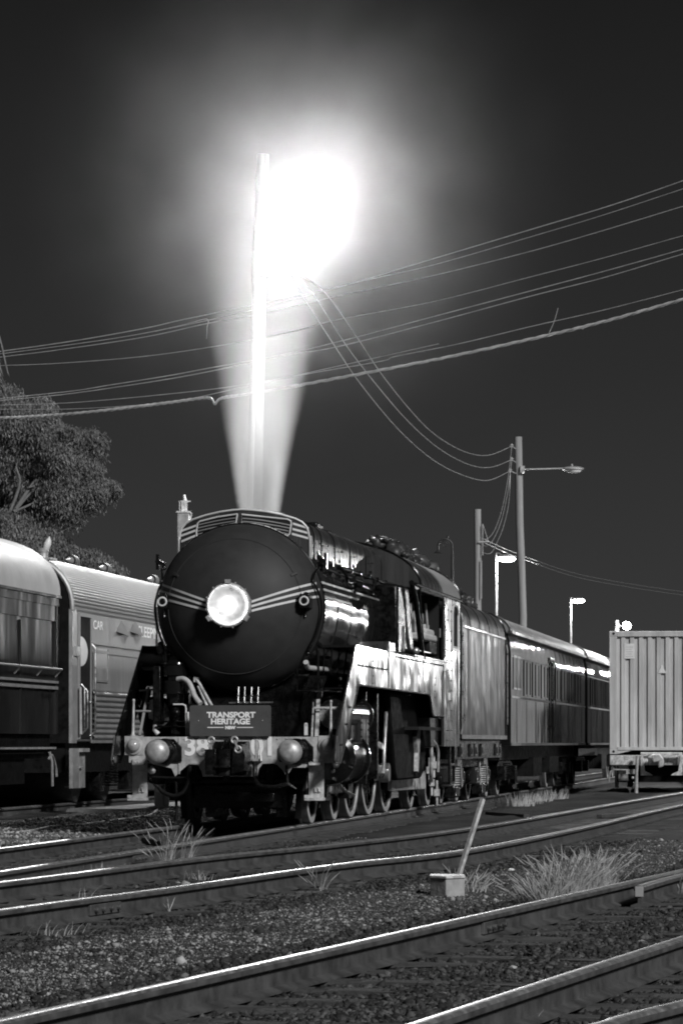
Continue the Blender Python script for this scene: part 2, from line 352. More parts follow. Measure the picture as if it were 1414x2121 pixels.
def stones(name, X, Y, size, m, sink=.25, Z=None, small=False):
    bv, bf = (octv, octf) if small else (ico, icf); k = len(bv); n = len(X); V = bv[None]*(1+rng.uniform(-.42, .38, (n, k, 1))); V = V*rng.uniform(.6, 1.15, (n, 1, 3))
    q = rng.normal(size=(n, 4)); q /= np.linalg.norm(q, axis=1, keepdims=True); w, x, y, z = q.T
    Rm = np.stack([1-2*(y*y+z*z), 2*(x*y-z*w), 2*(x*z+y*w), 2*(x*y+z*w), 1-2*(x*x+z*z), 2*(y*z-x*w), 2*(x*z-y*w), 2*(y*z+x*w), 1-2*(x*x+y*y)], -1).reshape(n, 3, 3)
    V = np.einsum('nij,nkj->nki', Rm, V)*size[:, None, None]; V[..., 2] *= .8
    V += np.stack([X, Y, (gheight(X, Y) if Z is None else Z)+size*(.5-sink)], -1)[:, None]
    Fq = (bf[None]+k*np.arange(n)[:, None, None]).reshape(-1, 3)
    return np_mesh(name, V.reshape(-1, 3), Fq, m)
n = 340000; Yp = 12+ (rng.random(n)**1.7)*30; Xp = rng.uniform(-1, 1, n)*(.106*Yp+.4); dr = raildist(Xp, Yp)
sz = np.where(dr < .85, np.exp(rng.normal(-4.5, .5, n)), np.exp(rng.normal(-5.35, .6, n))); sz = np.clip(sz, .003, .036)
ok = (dr > .06+sz) 
nt_ = ok & (dr > .85); tag(stones('gravel', Xp[nt_], Yp[nt_], sz[nt_], M['stone'], small=True), kind='stuff'); nt_ = ok & (dr <= .85); tag(stones('ballast', Xp[nt_], Yp[nt_], sz[nt_], M['ballast'], small=True), kind='stuff')
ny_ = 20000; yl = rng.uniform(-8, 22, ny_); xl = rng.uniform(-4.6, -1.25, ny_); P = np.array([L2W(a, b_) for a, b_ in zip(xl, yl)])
tag(stones('gravel', P[:, 0], P[:, 1], np.clip(np.exp(rng.normal(-4.2, .45, ny_)), .008, .05), M['gravellit']), kind='stuff')
nb = 260; Yb = 12+(rng.random(nb)**1.5)*26; Xb = rng.uniform(-1, 1, nb)*(.106*Yb+.3); db = raildist(Xb, Yb); ob = db > .16
tag(stones('gravel', Xb[ob], Yb[ob], np.clip(np.exp(rng.normal(-3.6, .35, nb))[ob], .015, .055), M['stone'], .35), kind='stuff')
# rails
PROF = [(-.065, -.16), (-.065, -.148), (-.012, -.13), (-.009, -.05), (-.041, -.040), (-.041, -.015), (-.034, -.006), (-.018, -.0008), (.018, -.0008), (.034, -.006), (.041, -.015), (.041, -.040), (.009, -.05), (.012, -.13), (.065, -.148), (.065, -.16)]
def rail(pts, parent):
    mb = MB(); k = len(PROF); vs = []; fs = []; mi = []
    for i, p in enumerate(pts):
        d = (pts[min(i+1, len(pts)-1)]-pts[max(i-1, 0)]); d.z = 0; d.normalize(); r = Vector((d.y, -d.x, 0))
        vs += [p+r*a+Vector((0, 0, z)) for a, z in PROF]
    for i in range(len(pts)-1):
        for j in range(k-1): fs.append((i*k+j, i*k+j+1, (i+1)*k+j+1, (i+1)*k+j)); mi.append(1 if 5 <= j <= 9 else 0)
    fs += [tuple(range(k)), tuple((len(pts)-1)*k+j for j in range(k-1, -1, -1))]; mi += [0, 0]
    mb.add(vs, fs); mb.mi = mi
    return mb.build('rail', [M['rust'], M['railtop']], parent, smooth=50, base=BASE[parent.name])
sl_mesh = []
for k in range(3):
    mb = MB(); mb.box(-1.22, 1.22, -.115, .115, -.13, 0)
    o = mb.build('sleeper', M['wood'], None, bevel=0, smooth=0); me = o.data; bpy.data.objects.remove(o)
    import bmesh
    bm = bmesh.new(); bm.from_mesh(me); bmesh.ops.subdivide_edges(bm, edges=bm.edges, cuts=5, use_grid_fill=True)
    for v in bm.verts: v.co += Vector((random.uniform(-.02, .02), random.uniform(-.012, .012), random.uniform(-.012, .006)))
    bm.to_mesh(me); bm.free(); sl_mesh.append(me)
def sleepers(A, Bp, parent, step=.66, start=0, stop=1e9, width=1.):
    def samp(P):
        L = [0]
        for p, q in zip(P[:-1], P[1:]): L.append(L[-1]+(q-p).length)
        return L
    L = samp(A); s = start+.2; b = Vector(BASE[parent.name])
    while s < min(L[-1], stop):
        i = max(j for j in range(len(L)) if L[j] <= s); i = min(i, len(A)-2); f = (s-L[i])/(L[i+1]-L[i]); p = A[i].lerp(A[i+1], f); d = (A[i+1]-A[i]).normalized()
        n_ = Vector((d.y, -d.x, 0)); c = p+n_*.75
        o = bpy.data.objects.new('sleeper', random.choice(sl_mesh)); COL.objects.link(o); o.parent = parent
        o.location = Vector((c.x+random.uniform(-.06, .06), c.y, -.158))-b; o.rotation_euler = (0, 0, math.atan2(n_.y, n_.x)+random.uniform(-.04, .04)); o.scale = (width*random.uniform(.96, 1.04), random.uniform(.85, 1.1), 1)
        s += step*random.uniform(.92, 1.08)
def joint(pts, i, f, parent, side=1):
    p = pts[i].lerp(pts[i+1], f); d = (pts[i+1]-pts[i]).normalized(); n_ = Vector((d.y, -d.x, 0))
    mb = MB(); c = p+Vector((0, 0, -.09)); mb.bar(c-d*.3+n_*.022*side, c+d*.3+n_*.022*side, .025, .075)
    for k in (-.22, -.08, .08, .22): mb.cyl(c+d*k+n_*.03*side, c+d*k+n_*.062*side, .02, n=6)
    mb.build('fishplate', M['rust'], parent, base=BASE[parent.name], bevel=.004)
T1 = thing('railway_track', 'track carrying the steam locomotive', 'railway track', (-1.2, 44.4, 0), group='yard tracks')
rail(LN, T1); rail(LF, T1); sleepers(LF, LN, T1, start=6, stop=62); joint(LN, 1, .72, T1)
T2 = thing('railway_track', 'track curving across the middle to the container wagon', 'railway track', (-1, 32, 0), group='yard tracks')
rail(MF, T2); rail(MN, T2); sleepers(MF, MN, T2, start=2, stop=66); joint(MN, 12, .1, T2);
T3 = thing('railway_track', 'bright railed turnout track nearest the camera', 'railway track', (0, 18, 0), group='yard tracks')
rail(RA, T3); rail(RB, T3); rail(RC, T3); rail(RD, T3); sleepers(RA, RB, T3, start=1, width=1.06, stop=28)
mb = MB(); p_ = RD[0]; mb.box(p_.x-.034, p_.x+.03, p_.y-.014, p_.y-.004, -.085, -.006); mb.build('rail_end', M['carpale'], T3, base=BASE[T3.name], bevel=.004); ji = min(range(len(RA)-1), key=lambda i: abs(CX+F*RA[i].x/RA[i].y-985)); joint(RA, ji, .1, T3)
T4 = thing('railway_track', 'shadowed track under the carriages on the left', 'railway track', (-6.8, 50, 0), group='yard tracks')
rail(WN, T4); rail(WF, T4)
T5 = thing('railway_track', 'short track under the container wagon', 'railway track', (7.5, 80, 0), group='yard tracks')
rail([Vector((6.75+.091*(q-79.5), q, 0)) for q in (79.5, 86, 96, 110)], T5); rail([Vector((8.25+.091*(q-79.5), q, 0)) for q in (79.5, 86, 96, 110)], T5)
# spikes and plates on the middle track read as bright specks
# ------------------------------------------------------------------ grass
def tuft(label, p, n, h, spread, lean=(0, 0), heads=True, w=.0032, group='grass tufts between the rails'):
    p = Vector((p[0], p[1], float(gheight(np.array([p[0]]), np.array([p[1]]))[0])))
    root = thing('grass_tuft', label, 'grass tuft', p, group=group); mb = MB()
    for i in range(n):
        a = random.uniform(0, 6.283); r = spread*math.sqrt(random.random()); b0 = p+Vector((math.cos(a)*r, math.sin(a)*r, -.02))
        hh = h*random.triangular(.2, 1.08, .75); o = Vector((math.cos(a)*random.uniform(.05, .5)+lean[0]*random.uniform(-.3, 1.5)+random.gauss(0, .18), math.sin(a)*.3+lean[1], 0))*hh
        side = Vector((math.sin(a+1), math.cos(a), 0)); side.normalize(); side = (side+Vector((1, 0, 0))).normalized()*w; pts = []
        for k in range(5):
            t_ = k/4; wig = side*math.sin(t_*3+a)*1.2; c = wig+b0+Vector((0, 0, hh*(t_-.12*t_*t_*(o.length/hh*2))))+o*t_*t_; pts.append((c-side*(1-t_*.85), c+side*(1-t_*.85)))
        mb.grid([[a_, b_] for a_, b_ in pts])
        if heads and random.random() < .55:
            tip = b0+Vector((0, 0, hh*.9))+o; dv = (o*1.2+Vector((0, 0, hh*.5))).normalized()
            mb.tube([tip-dv*.05, tip, tip+dv*.07], [.0015, .0045, .001], 5)
    mb.build('blades', M['grass'], root, smooth=0, fix=False)
    return root
tuft('tall wispy grass tuft leaning left by the front wheels', gz(338, 1796, -.15), 40, .5, .10, (-.15, 0), True, .0024)
tuft('tall seeding grass tuft right of the wispy one by the front wheels', gz(378, 1790, -.15), 50, .52, .12, (.16, 0), True, .0024)
tuft('low fluffy grass patch over the locomotive track rail', gz(190, 1822, -.15), 220, .2, .42, (0, 0), False, .004)
tuft('low fluffy grass patch beside the locomotive track rail', gz(135, 1830, -.15), 120, .17, .3, (0, 0), False, .004)
tuft('small stiff grass tuft behind the near rail of the middle track', gz(166, 1864, -.15), 9, .24, .07, (0, 0), False, .005)
tuft('flattened dry grass under the near rail of the middle track', gz(95, 1932, -.15), 40, .15, .28, (.4, 0), False)
tuft('thin upright grass tuft at the middle of the middle track', gz(661, 1840, -.15), 22, .27, .08, (0, 0), True)
tuft('faint grass tuft against the middle track rail', gz(400, 1820, -.15), 40, .16, .16, (0, 0), False, .004)
tuft('small grass tuft leaning on the middle track rail', gz(350, 1886, -.15), 6, .13, .06, (.2, 0), True)
for dx, dy, nn, hh, lab in [(1118, 1868, 170, .28, 'leftmost drooping part of the seeding grass clump'), (1165, 1856, 220, .40, 'dense middle of the large seeding grass clump'), (1205, 1850, 220, .42, 'tall middle of the large seeding grass clump'), (1245, 1838, 130, .38, 'right end of the large seeding grass clump')]:
    tuft(lab, gz(dx, dy, -.14), nn, hh, .16, (-.22 if dx < 1150 else .08, 0), True, .0016)
tuft('sparse blades of grass at the bottom edge of the picture', gz(1068, 2112, -.15), 9, .2, .08, (-.2, 0), False)
tuft('sparse grass blades by the cut end of a rail', gz(1392, 1852, -.15), 16, .22, .1, (0, 0), True)
tuft('dry grass tuft beside the concrete block', gz(968, 1848, -.14), 60, .22, .16, (.3, 0), True)
for k, (x_, y_) in enumerate([(1.5, 20.6), (1.5, 22.2), (1.55, 23.6), (1.5, 25.2), (1.6, 27.5)]):
    w_ = L2W(x_, y_); tuft('pale grass tuft lit under the carriages, '+['nearest the tender', 'second from the tender', 'third from the tender', 'fourth from the tender', 'farthest from the tender'][k], (w_.x, w_.y), 90, .3, .42, (0, 0), False, .006, group='pale grass along the carriages')
# ================================================================== STEAM LOCOMOTIVE
LO = thing('steam_locomotive', 'black streamlined steam locomotive with round headlight and pale numbered buffer beam', 'locomotive', (0, 0, 0), loco=True)
ZC, RB_ = 2.80, 1.08; YR = -.62
def yn(x, z): return YR-.80*max(0, 1-(x*x+(z-ZC)**2)/RB_**2)**.52
# nose
mb = MB(); mb.lathe([(0, RB_*.97)]+[(YR-yn(RB_*q, ZC)-0, RB_*q) for q in (1, .985, .96, .92, .87, .8, .72, .62, .5, .38, .25, .12, .0)], (0, YR, ZC), (0, -1, 0), 72)
nose = mb.build('smokebox_door', M['nose'], LO, smooth=60)
mb = MB(); rr = .865; mb.torus((0, yn(rr, ZC)-.002, ZC), (0, 1, 0), rr, .007, 72, 6); mb.build('door_ring', M['nose'], nose)
mb = MB()
for a in (28, 152): 
    p = (rr*math.cos(R(a)), yn(rr, ZC)-.01, ZC+rr*math.sin(R(a))); mb.bar((p[0]*.95, p[1]-.03, ZC+(p[2]-ZC)*.95), (p[0]*1.05, p[1]+.035, ZC+(p[2]-ZC)*1.05), .035, .02, (0, 1, 0))
mb.build('door_clamp', M['nose'], nose, bevel=.006)
# boiler barrel with cladding bands
prof = []
for a, b_ in zip([-.62, .64, 1.85, 4.06, 5.46], [.64, 1.85, 4.06, 5.46, 6.9]):
    prof += [(a, RB_+.009), (a+.028, RB_+.009), (a+.03, RB_+.001), (b_-.03, RB_+.001), (b_-.028, RB_+.009)]
mb = MB(); mb.lathe([(q-YR, r) for q, r in prof], (0, YR, ZC), (0, 1, 0), 96); boiler = mb.build('boiler', M['boiler'], LO, smooth=30)
mb = MB(); mb.torus((0, YR, ZC), (0, 1, 0), RB_+.004, .014, 96, 8)
for k in range(72): 
    a = 2*math.pi*k/72; mb.ball(((RB_+.012)*math.cos(a), YR+.05, ZC+(RB_+.012)*math.sin(a)), .012, 6, 4)
mb.build('smokebox_rim', M['gloss'], LO)
mb = MB(); mb.lathe([(0, 1.09), (3.2, 1.13)], (0, 6.9, ZC), (0, 1, 0), 64); mb.box(-1.1, 1.1, 6.95, 9.6, 1.2, 2.7); mb.build('firebox', M['gloss'], LO)
# lining on nose and barrel
def strip(pts, w, name, m, parent, wdir=(0, 0, 1)):
    mb = MB(); w_ = Vector(wdir)*w/2; mb.grid([[Vector(p)-w_, Vector(p)+w_] for p in pts]); return mb.build(name, m, parent, smooth=60, fix=False)
for s in (-1, 1):
    for zl, zr, ye in ((2.845, 3.125, 7.6), (2.787, 3.033, 3.1), (2.73, 2.94, 1.85)):
        pts = []
        for i in range(25):
            t_ = i/24; x_ = .27+(1.074-.27)*t_; z_ = zl+(zr-zl)*t_
            if x_*x_+(z_-ZC)**2 > (RB_*.998)**2: break
            pts.append((s*x_, yn(x_, z_)-.008, z_))
        strip(pts, .030, 'nose_stripe', M['cream'], nose)
        xb = math.sqrt((RB_+.012)**2-(zr-ZC)**2); strip([(s*xb, YR-.02, zr), (s*xb, ye*.5, zr), (s*xb, ye, zr)], .026, 'boiler_stripe', M['carpale'], boiler)
# headlamp
hl = MB(); hl.lathe([(0, .26), (-.30, .275), (-.33, .285), (-.36, .28), (-.365, .262), (-.34, .25)], (0, -1.22, 2.80), (0, 1, 0), 48)
for a in (90, 215, 325): hl.bar((.275*math.cos(R(a)), -1.6, 2.8+.275*math.sin(R(a))), (.32*math.cos(R(a)), -1.6, 2.8+.32*math.sin(R(a))), .05, .07)
for k in range(12): hl.ball((.29*math.cos(k*.5236+.2), -1.572, 2.8+.29*math.sin(k*.5236+.2)), .014, 6, 4)
hlo = hl.build('headlight', M['buffer'], LO)
mb = MB(); mb.lathe([(-.345, .258), (-.325, .235), (-.30, .19), (-.280, .12), (-.27, .04), (-.268, 0)], (0, -1.22, 2.8), (0, 1, 0), 40); mb.build('reflector', M['bowl'], hlo, smooth=60, fix=False)
mb = MB(); mb.ball((-.02, -1.535, 2.81), .020, 12, 8); mb.build('bulb', M['bulb'], hlo)
# marker lamps and curved handrails
for s in (-1, 1):
    x0 = .915*s; y0 = yn(.9, 2.86)-.08
    mb = MB(); mb.box(x0-.065, x0+.065, y0-.1, y0+.2, 2.77, 2.95); mb.cyl((x0, y0+.05, 2.95), (x0, y0+.05, 2.98), .045, .02, 12); mb.bar((x0, y0+.05, 2.66), (x0, y0+.05, 2.77), .035, .02)
    ml = mb.build('marker_lamp', M['gloss'], LO, bevel=.012)
    mb = MB(); mb.torus((x0, y0-.105, 2.86), (0, 1, 0), .052, .012, 24, 8); mb.build('ring', M['cream'], ml)
    mb = MB(); mb.lathe([(-.10, .05), (-.125, .03), (-.13, 0)], (x0, y0, 2.86), (0, 1, 0), 16); mb.build('lens', M['glass'], ml)
    pts = [(s*1.03, -.5, 3.33), (s*1.02, -.72, 3.30), (s*.99, -.86, 3.22), (s*.985, -.93, 3.12), (s*1.04, -.9, 3.0), (s*1.085, -.86, 2.83), (s*1.075, -.86, 2.66), (s*1.02, -.88, 2.45), (s*.94, -.9, 2.28), (s*.88, -.8, 2.18)]
    mb = MB(); mb.tube(spline(pts, 6), .016, 8); mb.ball((s*1.03, -.55, 3.33), .035, 8, 6); mb.ball((s*.9, -.84, 2.2), .03, 8, 6); mb.build('handrail', M['gloss'], LO)
    mb = MB(); mb.bar((s*1.0, -.62, 3.36), (s*1.12, -.62, 3.42), .05, .05); mb.bar((s*1.1, -.62, 3.3), (s*1.1, -.62, 3.5), .03, .04); mb.build('lamp_bracket', M['gloss'], LO)
# skyline casing over the boiler
def yc(x): return -.56+.16*abs(x)/.85
half = [(.85, 3.28), (.85, 3.70), (.842, 3.78), (.815, 3.85), (.76, 3.91), (.67, 3.955), (.5, 4.005), (.3, 4.045), (.12, 4.065), (0, 4.07)]
sec = half+[(-a, b_) for a, b_ in half[::-1][1:]]
mb = MB(); mb.grid([[(a, yc(a), b_) for a, b_ in sec]]+[[(a, q, b_+.03*min(1, q/6)) for a, b_ in sec] for q in (0, .64, 2, 4, 6, 8, 9.6)])
n = len(sec); low = [(a, yc(a), 3.28) for a, b_ in sec]; mb.grid([[(a, yc(a), b_) for a, b_ in sec], low]); mb.build('boiler_casing', M['casing'], LO, smooth=40, fix=False)
mb = MB(); mb.tube([(a*1.002, yc(a)-.004, b_+.004) for a, b_ in sec[1:-1]], .014, 6); mb.build('casing_edge', M['cream'], LO)
mb = MB(); mb.box(.85, .875, -.42, -.28, 3.28, 3.74); mb.box(-.875, -.85, -.42, -.28, 3.28, 3.74); mb.build_split('casing_flange', M['galv'], LO, bevel=.008)
mb = MB(); mb.tube([(a*1.004, .02+.64*0, b_+.006) for a, b_ in sec[:10]], .008, 5); 
for q in (.64, 1.85, 3.3, 4.9, 6.6, 8.1): mb.tube([(a*1.003, q, b_+.008) for a, b_ in sec[:10]], .009, 5)
mb.box(.852, .862, .1, 8.2, 3.40, 3.425); mb.build('casing_seam', M['gloss'], LO)
mb = MB()
for q in (.35, 1.0, 2.35, 3.7, 5.4):
    mb.box(.852, .872, q-.03, q+.03, 3.53, 3.57); mb.tube([(.86, q-.07, 3.68), (.885, q-.07, 3.68), (.885, q+.07, 3.68), (.86, q+.07, 3.68)], .007, 6)
mb.build_split('casing_latch', M['gloss'], LO)
gr = {1: [(665, 163), (990, 195), (1012, 206), (1016, 222), (1005, 300), (990, 316), (962, 306), (905, 275), (850, 252), (760, 233), (664, 228)], -1: [(632, 160), (622, 226), (520, 244), (430, 276), (345, 326), (325, 318), (322, 290), (331, 226), (348, 210), (480, 180)]}
for s in (1, -1):
    P = [fy(*I1(c), -.5) for c in gr[s]]; P = [(a-.035, b_) for a, b_ in P]
    cx_ = sum(p[0] for p in P)/len(P); mb = MB()
    n = len(P); mb.add([(a, yc(a)-.004, b_) for a, b_ in P], [tuple(range(n))]); go = mb.build('grille', M['dark'], LO, smooth=0, fix=False)
    mb = MB(); q = [(a, yc(a)-.012, b_) for a, b_ in P]; mb.tube(q+[q[0], q[1]], .011, 6, caps=False); mb.build('grille_frame', M['cream'], go)
    xs = [p[0] for p in P]; mb = MB()
    def span(x):
        zs = []
        for (a, b_), (c_, d_) in zip(P, P[1:]+P[:1]):
            if (a-x)*(c_-x) < 0: zs.append(b_+(d_-b_)*(x-a)/(c_-a))
        return (min(zs), max(zs)) if len(zs) > 1 else None
    for k in range(1, 6):
        run = []
        for i in range(25):
            x_ = min(xs)+(max(xs)-min(xs))*(i+.5)/25; sp = span(x_)
            z_ = (span(cx_*.3)[1] if span(cx_*.3) else P[0][1])-.04*k-.085*(abs(x_)/.6)**1.5
            if sp and sp[0]+.008 < z_ < sp[1]-.008: run.append((x_, yc(x_)-.012, z_))
            elif len(run) > 1: mb.tube(run, .0085, 5); run = []
            else: run = []
        if len(run) > 1: mb.tube(run, .0085, 5)
    if mb.v: mb.build('louvre', M['carpale'], go)
    for a, b_ in ({1: [((1016, 222), (1150, 262)), ((1013, 262), (1150, 298)), ((1008, 297), (1150, 336))], -1: [((322, 240), (214, 282)), ((320, 275), (214, 317)), ((319, 313), (214, 359))]}[s]):
        p, q = fy(*I1(a), -.5), fy(*I1(b_), -.4); q = (s*min(abs(q[0]-.03), .846), q[1]); strip([(p[0]-.035, yc(p[0])-.006, p[1]), (q[0], yc(q[0])-.006, q[1])], .028, 'casing_stripe', M['cream'], LO)
# chimney, dome and fittings on the casing top
mb = MB(); mb.lathe([(0, .38), (.04, .36), (.06, .30), (.04, .26), (-.4, .26)], (0, .75, 4.06), (0, 0, 1), 32); mb.build('chimney', M['gloss'], LO)
mb = MB(); mb.box(.28, .5, 2.6, 3.1, 4.0, 4.11); mb.box(.3, .42, 4.3, 4.5, 4.02, 4.10); mb.build_split('casing_fitting', M['gloss'], LO, bevel=.02)
# pipes along casing base
mb = MB()
mb.tube(spline([(.98, -.45, 3.46), (1.0, .2, 3.43), (1.0, 1.6, 3.42), (1.0, 3.5, 3.42), (1.0, 5.6, 3.42), (1.05, 7.4, 3.45), (1.25, 8.3, 3.5)], 5), .026, 8)
for q in (-.3, .55, 1.4, 2.3, 3.2, 4.1, 5.0, 5.9, 6.7): mb.box(.94, 1.03, q-.015, q+.015, 3.385, 3.455)
mb.build('casing_pipe', M['gloss'], LO)
mb = MB(); mb.tube(spline([(.97, -.4, 3.36), (1.03, 1, 3.32), (1.04, 3, 3.31), (1.05, 5.4, 3.3), (1.12, 6.3, 3.25), (1.2, 6.8, 3.0)], 5), .018, 8)
mb.tube(spline([(1.02, 1.1, 3.42), (1.1, 1.25, 3.3), (1.09, 1.5, 3.22), (1.07, 2.6, 3.24), (1.07, 4.6, 3.2)], 6), .022, 8); mb.build('oil_pipe', M['gloss'], LO)
mb = MB()
for q, z_ in ((4.4, 3.28), (5.2, 3.26), (2.3, 3.22)): mb.ball((1.12, q, z_), .06, 10, 8, (1, 1.5, .8)); mb.cyl((1.05, q, z_-.12), (1.05, q, z_+.12), .03, n=8)
mb.bar((1.02, 2.6, 2.98), (1.10, 2.6, 2.90), .04, .3); mb.bar((1.05, 2.35, 2.95), (1.1, 3.3, 2.93), .03, .03); mb.build_split('check_valve', M['gloss'], LO)
# running-board valance, both sides
VAL = [(-.07, 2.335), (3.03, 2.335), (3.84, 2.335), (10.75, 2.335), (10.85, 2.25), (10.85, 1.48), (8.42, 1.475), (8.25, 1.53), (8.1, 1.70), (8.0, 1.77), (7.85, 1.80), (.30, 1.815), (.12, 1.80), (.02, 1.74), (-.81, 1.22), (-.995, 1.087), (-1.42, .85), (-1.52, .80), (-1.9, .80), (-1.95, .84), (-1.77, 1.137)]
for s in (1, -1):
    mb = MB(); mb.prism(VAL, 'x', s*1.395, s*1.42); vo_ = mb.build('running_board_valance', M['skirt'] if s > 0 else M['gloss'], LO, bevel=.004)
    mb = MB(); mb.prism([(3.03, 2.34), (3.09, 2.47), (3.74, 2.47), (3.82, 2.34)], 'x', s*.98, s*1.425); mb.build('sand_box', M['skirt'], LO, bevel=.01)
    mb = MB(); mb.box(s*.9, s*1.395, -.07, 10.7, 2.30, 2.328); mb.build('running_board', M['black'], LO)
    mb = MB()
    for k in range(62): mb.box(s*1.418, s*1.429, 3.95+k*.105, 3.98+k*.105, 2.265, 2.285)
    for k in range(32): mb.box(s*1.418, s*1.429, -.1+k*.1, -.07+k*.1, 2.06, 2.08)
    for q, z_ in ((-.75, 1.5), (-.62, 1.5), (-1.05, 1.28), (-.95, 1.28), (-1.5, 1.02), (-1.38, 1.02)): mb.box(s*1.418, s*1.43, q, q+.04, z_, z_+.025)
    for z_ in (1.85, 1.95, 2.05, 2.15): mb.box(s*1.418, s*1.429, 1.5, 1.53, z_, z_+.02); mb.box(s*1.418, s*1.429, 8.6, 8.63, z_-.1, z_-.08)
    mb.build('rivets', M['dark'], vo_)
    mb = MB(); mb.tube([(s*1.42, p[0], p[1]) for p in VAL[5:21]], .012, 6); mb.tube([(s*1.42, 3.84, 2.335), (s*1.42, 10.75, 2.335)], .014, 6); mb.box(s*1.42, s*1.432, 3.1, 3.2, 1.83, 2.47); mb.build('edge_beading', M['steel'], vo_)
# front platform, beam, buffers
mb = MB(); mb.box(-1.28, 1.28, -1.385, -.1, 1.09, 1.135); mb.prism([(-1.38, 1.1), (-.4, 1.9), (-.35, 1.9), (-.35, 1.1)], 'x', -.52, .52); mb.build('front_platform', M['oily'], LO)
def bp(c): return fy(*B2(c), -1.4)
poly = [(80, 607), (1330, 607), (1330, 765), (1190, 768), (1190, 795), (1075, 795), (1040, 850), (1020, 815), (985, 780), (960, 770), (895, 772), (872, 800), (860, 850), (530, 850), (522, 815), (505, 785), (480, 768), (440, 778), (400, 812), (362, 850), (340, 800), (205, 770), (80, 765)]
mb = MB(); mb.prism([bp(c) for c in poly], 'y', -1.4, -1.36); mb.bar((-.66, -1.405, 1.12), (-.66, -1.405, .66), .02, .02); mb.bar((.33, -1.405, 1.12), (.33, -1.405, .64), .025, .02); mb.bar((.72, -1.405, 1.12), (.72, -1.405, .75), .02, .02)
for k in range(9): mb.ball((-1.2+k*.3, -1.402, 1.105), .012, 6, 4)
beam = mb.build('buffer_beam', M['beam'], LO, bevel=.003)
zc = (bp((490, 615))[1]+bp((490, 725))[1])/2
for body, c in (('38', 492), ('01', 900)):
    x_ = bp((c, 670))[0]; text(body, .325, beam, (x_, -1.406, zc), (R(90), 0, 0), M['number'], 'number_lettering', offset=.010, sx=1.0)
for c in ((240, 703), (1058, 703)):
    x_, z_ = fy(*B2(c), -2.0); x_ = math.copysign(.845, x_); z_ = .945
    mb = MB(); mb.lathe([(0, .155), (.02, .152), (.05, .135), (.08, .105), (.1, .06), (.106, 0)], (x_, -1.93, z_), (0, -1, 0), 40); mb.lathe([(0, .155), (-.03, .155), (-.03, .06)], (x_, -1.93, z_), (0, -1, 0), 40); bo = mb.build('buffer_head', M['buffer'], LO, smooth=50)
    mb = MB(); mb.lathe([(0, .17), (.05, .165), (.06, .12), (.3, .105), (.31, .08), (.6, .075)], (x_, -1.4, z_), (0, -1, 0), 28); mb.prism([(x_-.22, z_-.13), (x_+.22, z_-.13), (x_+.22, z_+.06), (x_+.12, z_+.16), (x_-.12, z_+.16), (x_-.22, z_+.06)], 'y', -1.44, -1.405); mb.build('buffer_housing', M['oily'], LO, bevel=.006)
for c, s in (((112, 660), -1), ((1292, 658), 1)):
    x_, z_ = bp(c); mb = MB(); mb.lathe([(0, .115), (.03, .115), (.04, .085), (.03, .08)], (x_, -1.4, z_), (0, -1, 0), 28); mb.box(x_-.12, x_+.12, -1.41, -1.395, z_-.12, z_+.12); so_ = mb.build('side_light', M['beam'], LO)
    mb = MB(); mb.lathe([(0, .085), (.04, .08), (.07, .055), (.085, 0)], (x_, -1.42, z_), (0, -1, 0), 24); mb.build('lens', M['lens'], so_, smooth=60)
for s, xs, ls in ((-1, (105, 195), 'worn pale step plate with one footstep'), (1, (1178, 1270), 'worn pale step plate with one footstep')):
    x0, z0 = bp((xs[0], 985)); x1, z1 = bp((xs[1], 770))
    mb = MB(); mb.box(x0, x1, -1.43, -1.40, z0, z1+.06); mb.box(x0+.02, x1-.02, -1.55, -1.40, z1-.02, z1+.01); mb.box(x0-.03, x1+.02, -1.6, -1.42, z0-.02, z0+.015); mb.box(x0-.03, x0, -1.6, -1.42, z0, z0+.05)
    for k in range(4):
        for zz in (z1-.10, z1+.02): mb.ball((x0+.03+k*(x1-x0-.06)/3, -1.432, zz), .012, 6, 4)
    for k in (.4, .65): mb.tube([(x0+(x1-x0)*k, -1.44, z0+.14), (x0+(x1-x0)*k+.01, -1.455, z0+.09), (x0+(x1-x0)*k+.03, -1.44, z0+.09)], .009, 6)
    mb.build('step_plate', M['beam'] if s < 0 else M['worn'], LO, bevel=.004)
# coupler
x0, zt = fy(*B2((565, 625)), -1.78); x1, zb = fy(*B2((800, 845)), -1.7)
mb = MB(); mb.box(x0+.03, x1-.02, -1.6, -1.36, zb, zt-.02); mb.box(x0-.01, x0+.13, -1.98, -1.5, zb+.02, zt-.12); mb.lathe([(0, .13), (.34, .13)], ((x0+x1)/2-.02, -1.82, zb+.0), (0, 0, 1), 20); mb.prism([(x0+.32, zb+.02), (x1, zb+.06), (x1+.02, zt-.2), (x1-.03, zt-.05), (x0+.34, zt-.1)], 'y', -1.95, -1.5)
mb.cyl(((x0+x1)/2, -1.8, zb-.06), ((x0+x1)/2, -1.8, zt), .04, n=10); mb.box(x0+.10, x1-.1, -1.86, -1.55, zt-.2, zt-.12); mb.box(x0+.12, x1-.16, -2.02, -1.8, zb+.1, zb+.13); mb.tube([(x0+.2, -1.9, zt-.15), (x0+.26, -1.95, zt-.03), (x0+.34, -1.8, zt+.03)], .025, 8)
cp = mb.build('coupler', M['oily'], LO, bevel=.012)
mb = MB()
for c in ((583, 628), (724, 626), (746, 684)):
    yy_ = -1.62 if c[0] < 600 else -1.95; a, b_ = fy(*B2(c), yy_); mb.torus((a, yy_, b_), (0, 1, 0), .038, .014, 20, 8)
a, b_ = fy(*B2((724, 626)), -1.95); c_, d_ = fy(*B2((746, 684)), -1.95); mb.bar((a, -1.95, b_), (c_, -1.95, d_), .035, .02); a, b_ = fy(*B2((583, 640)), -1.62); mb.bar((a, -1.62, b_), (a, -1.62, b_-.13), .018, .02)
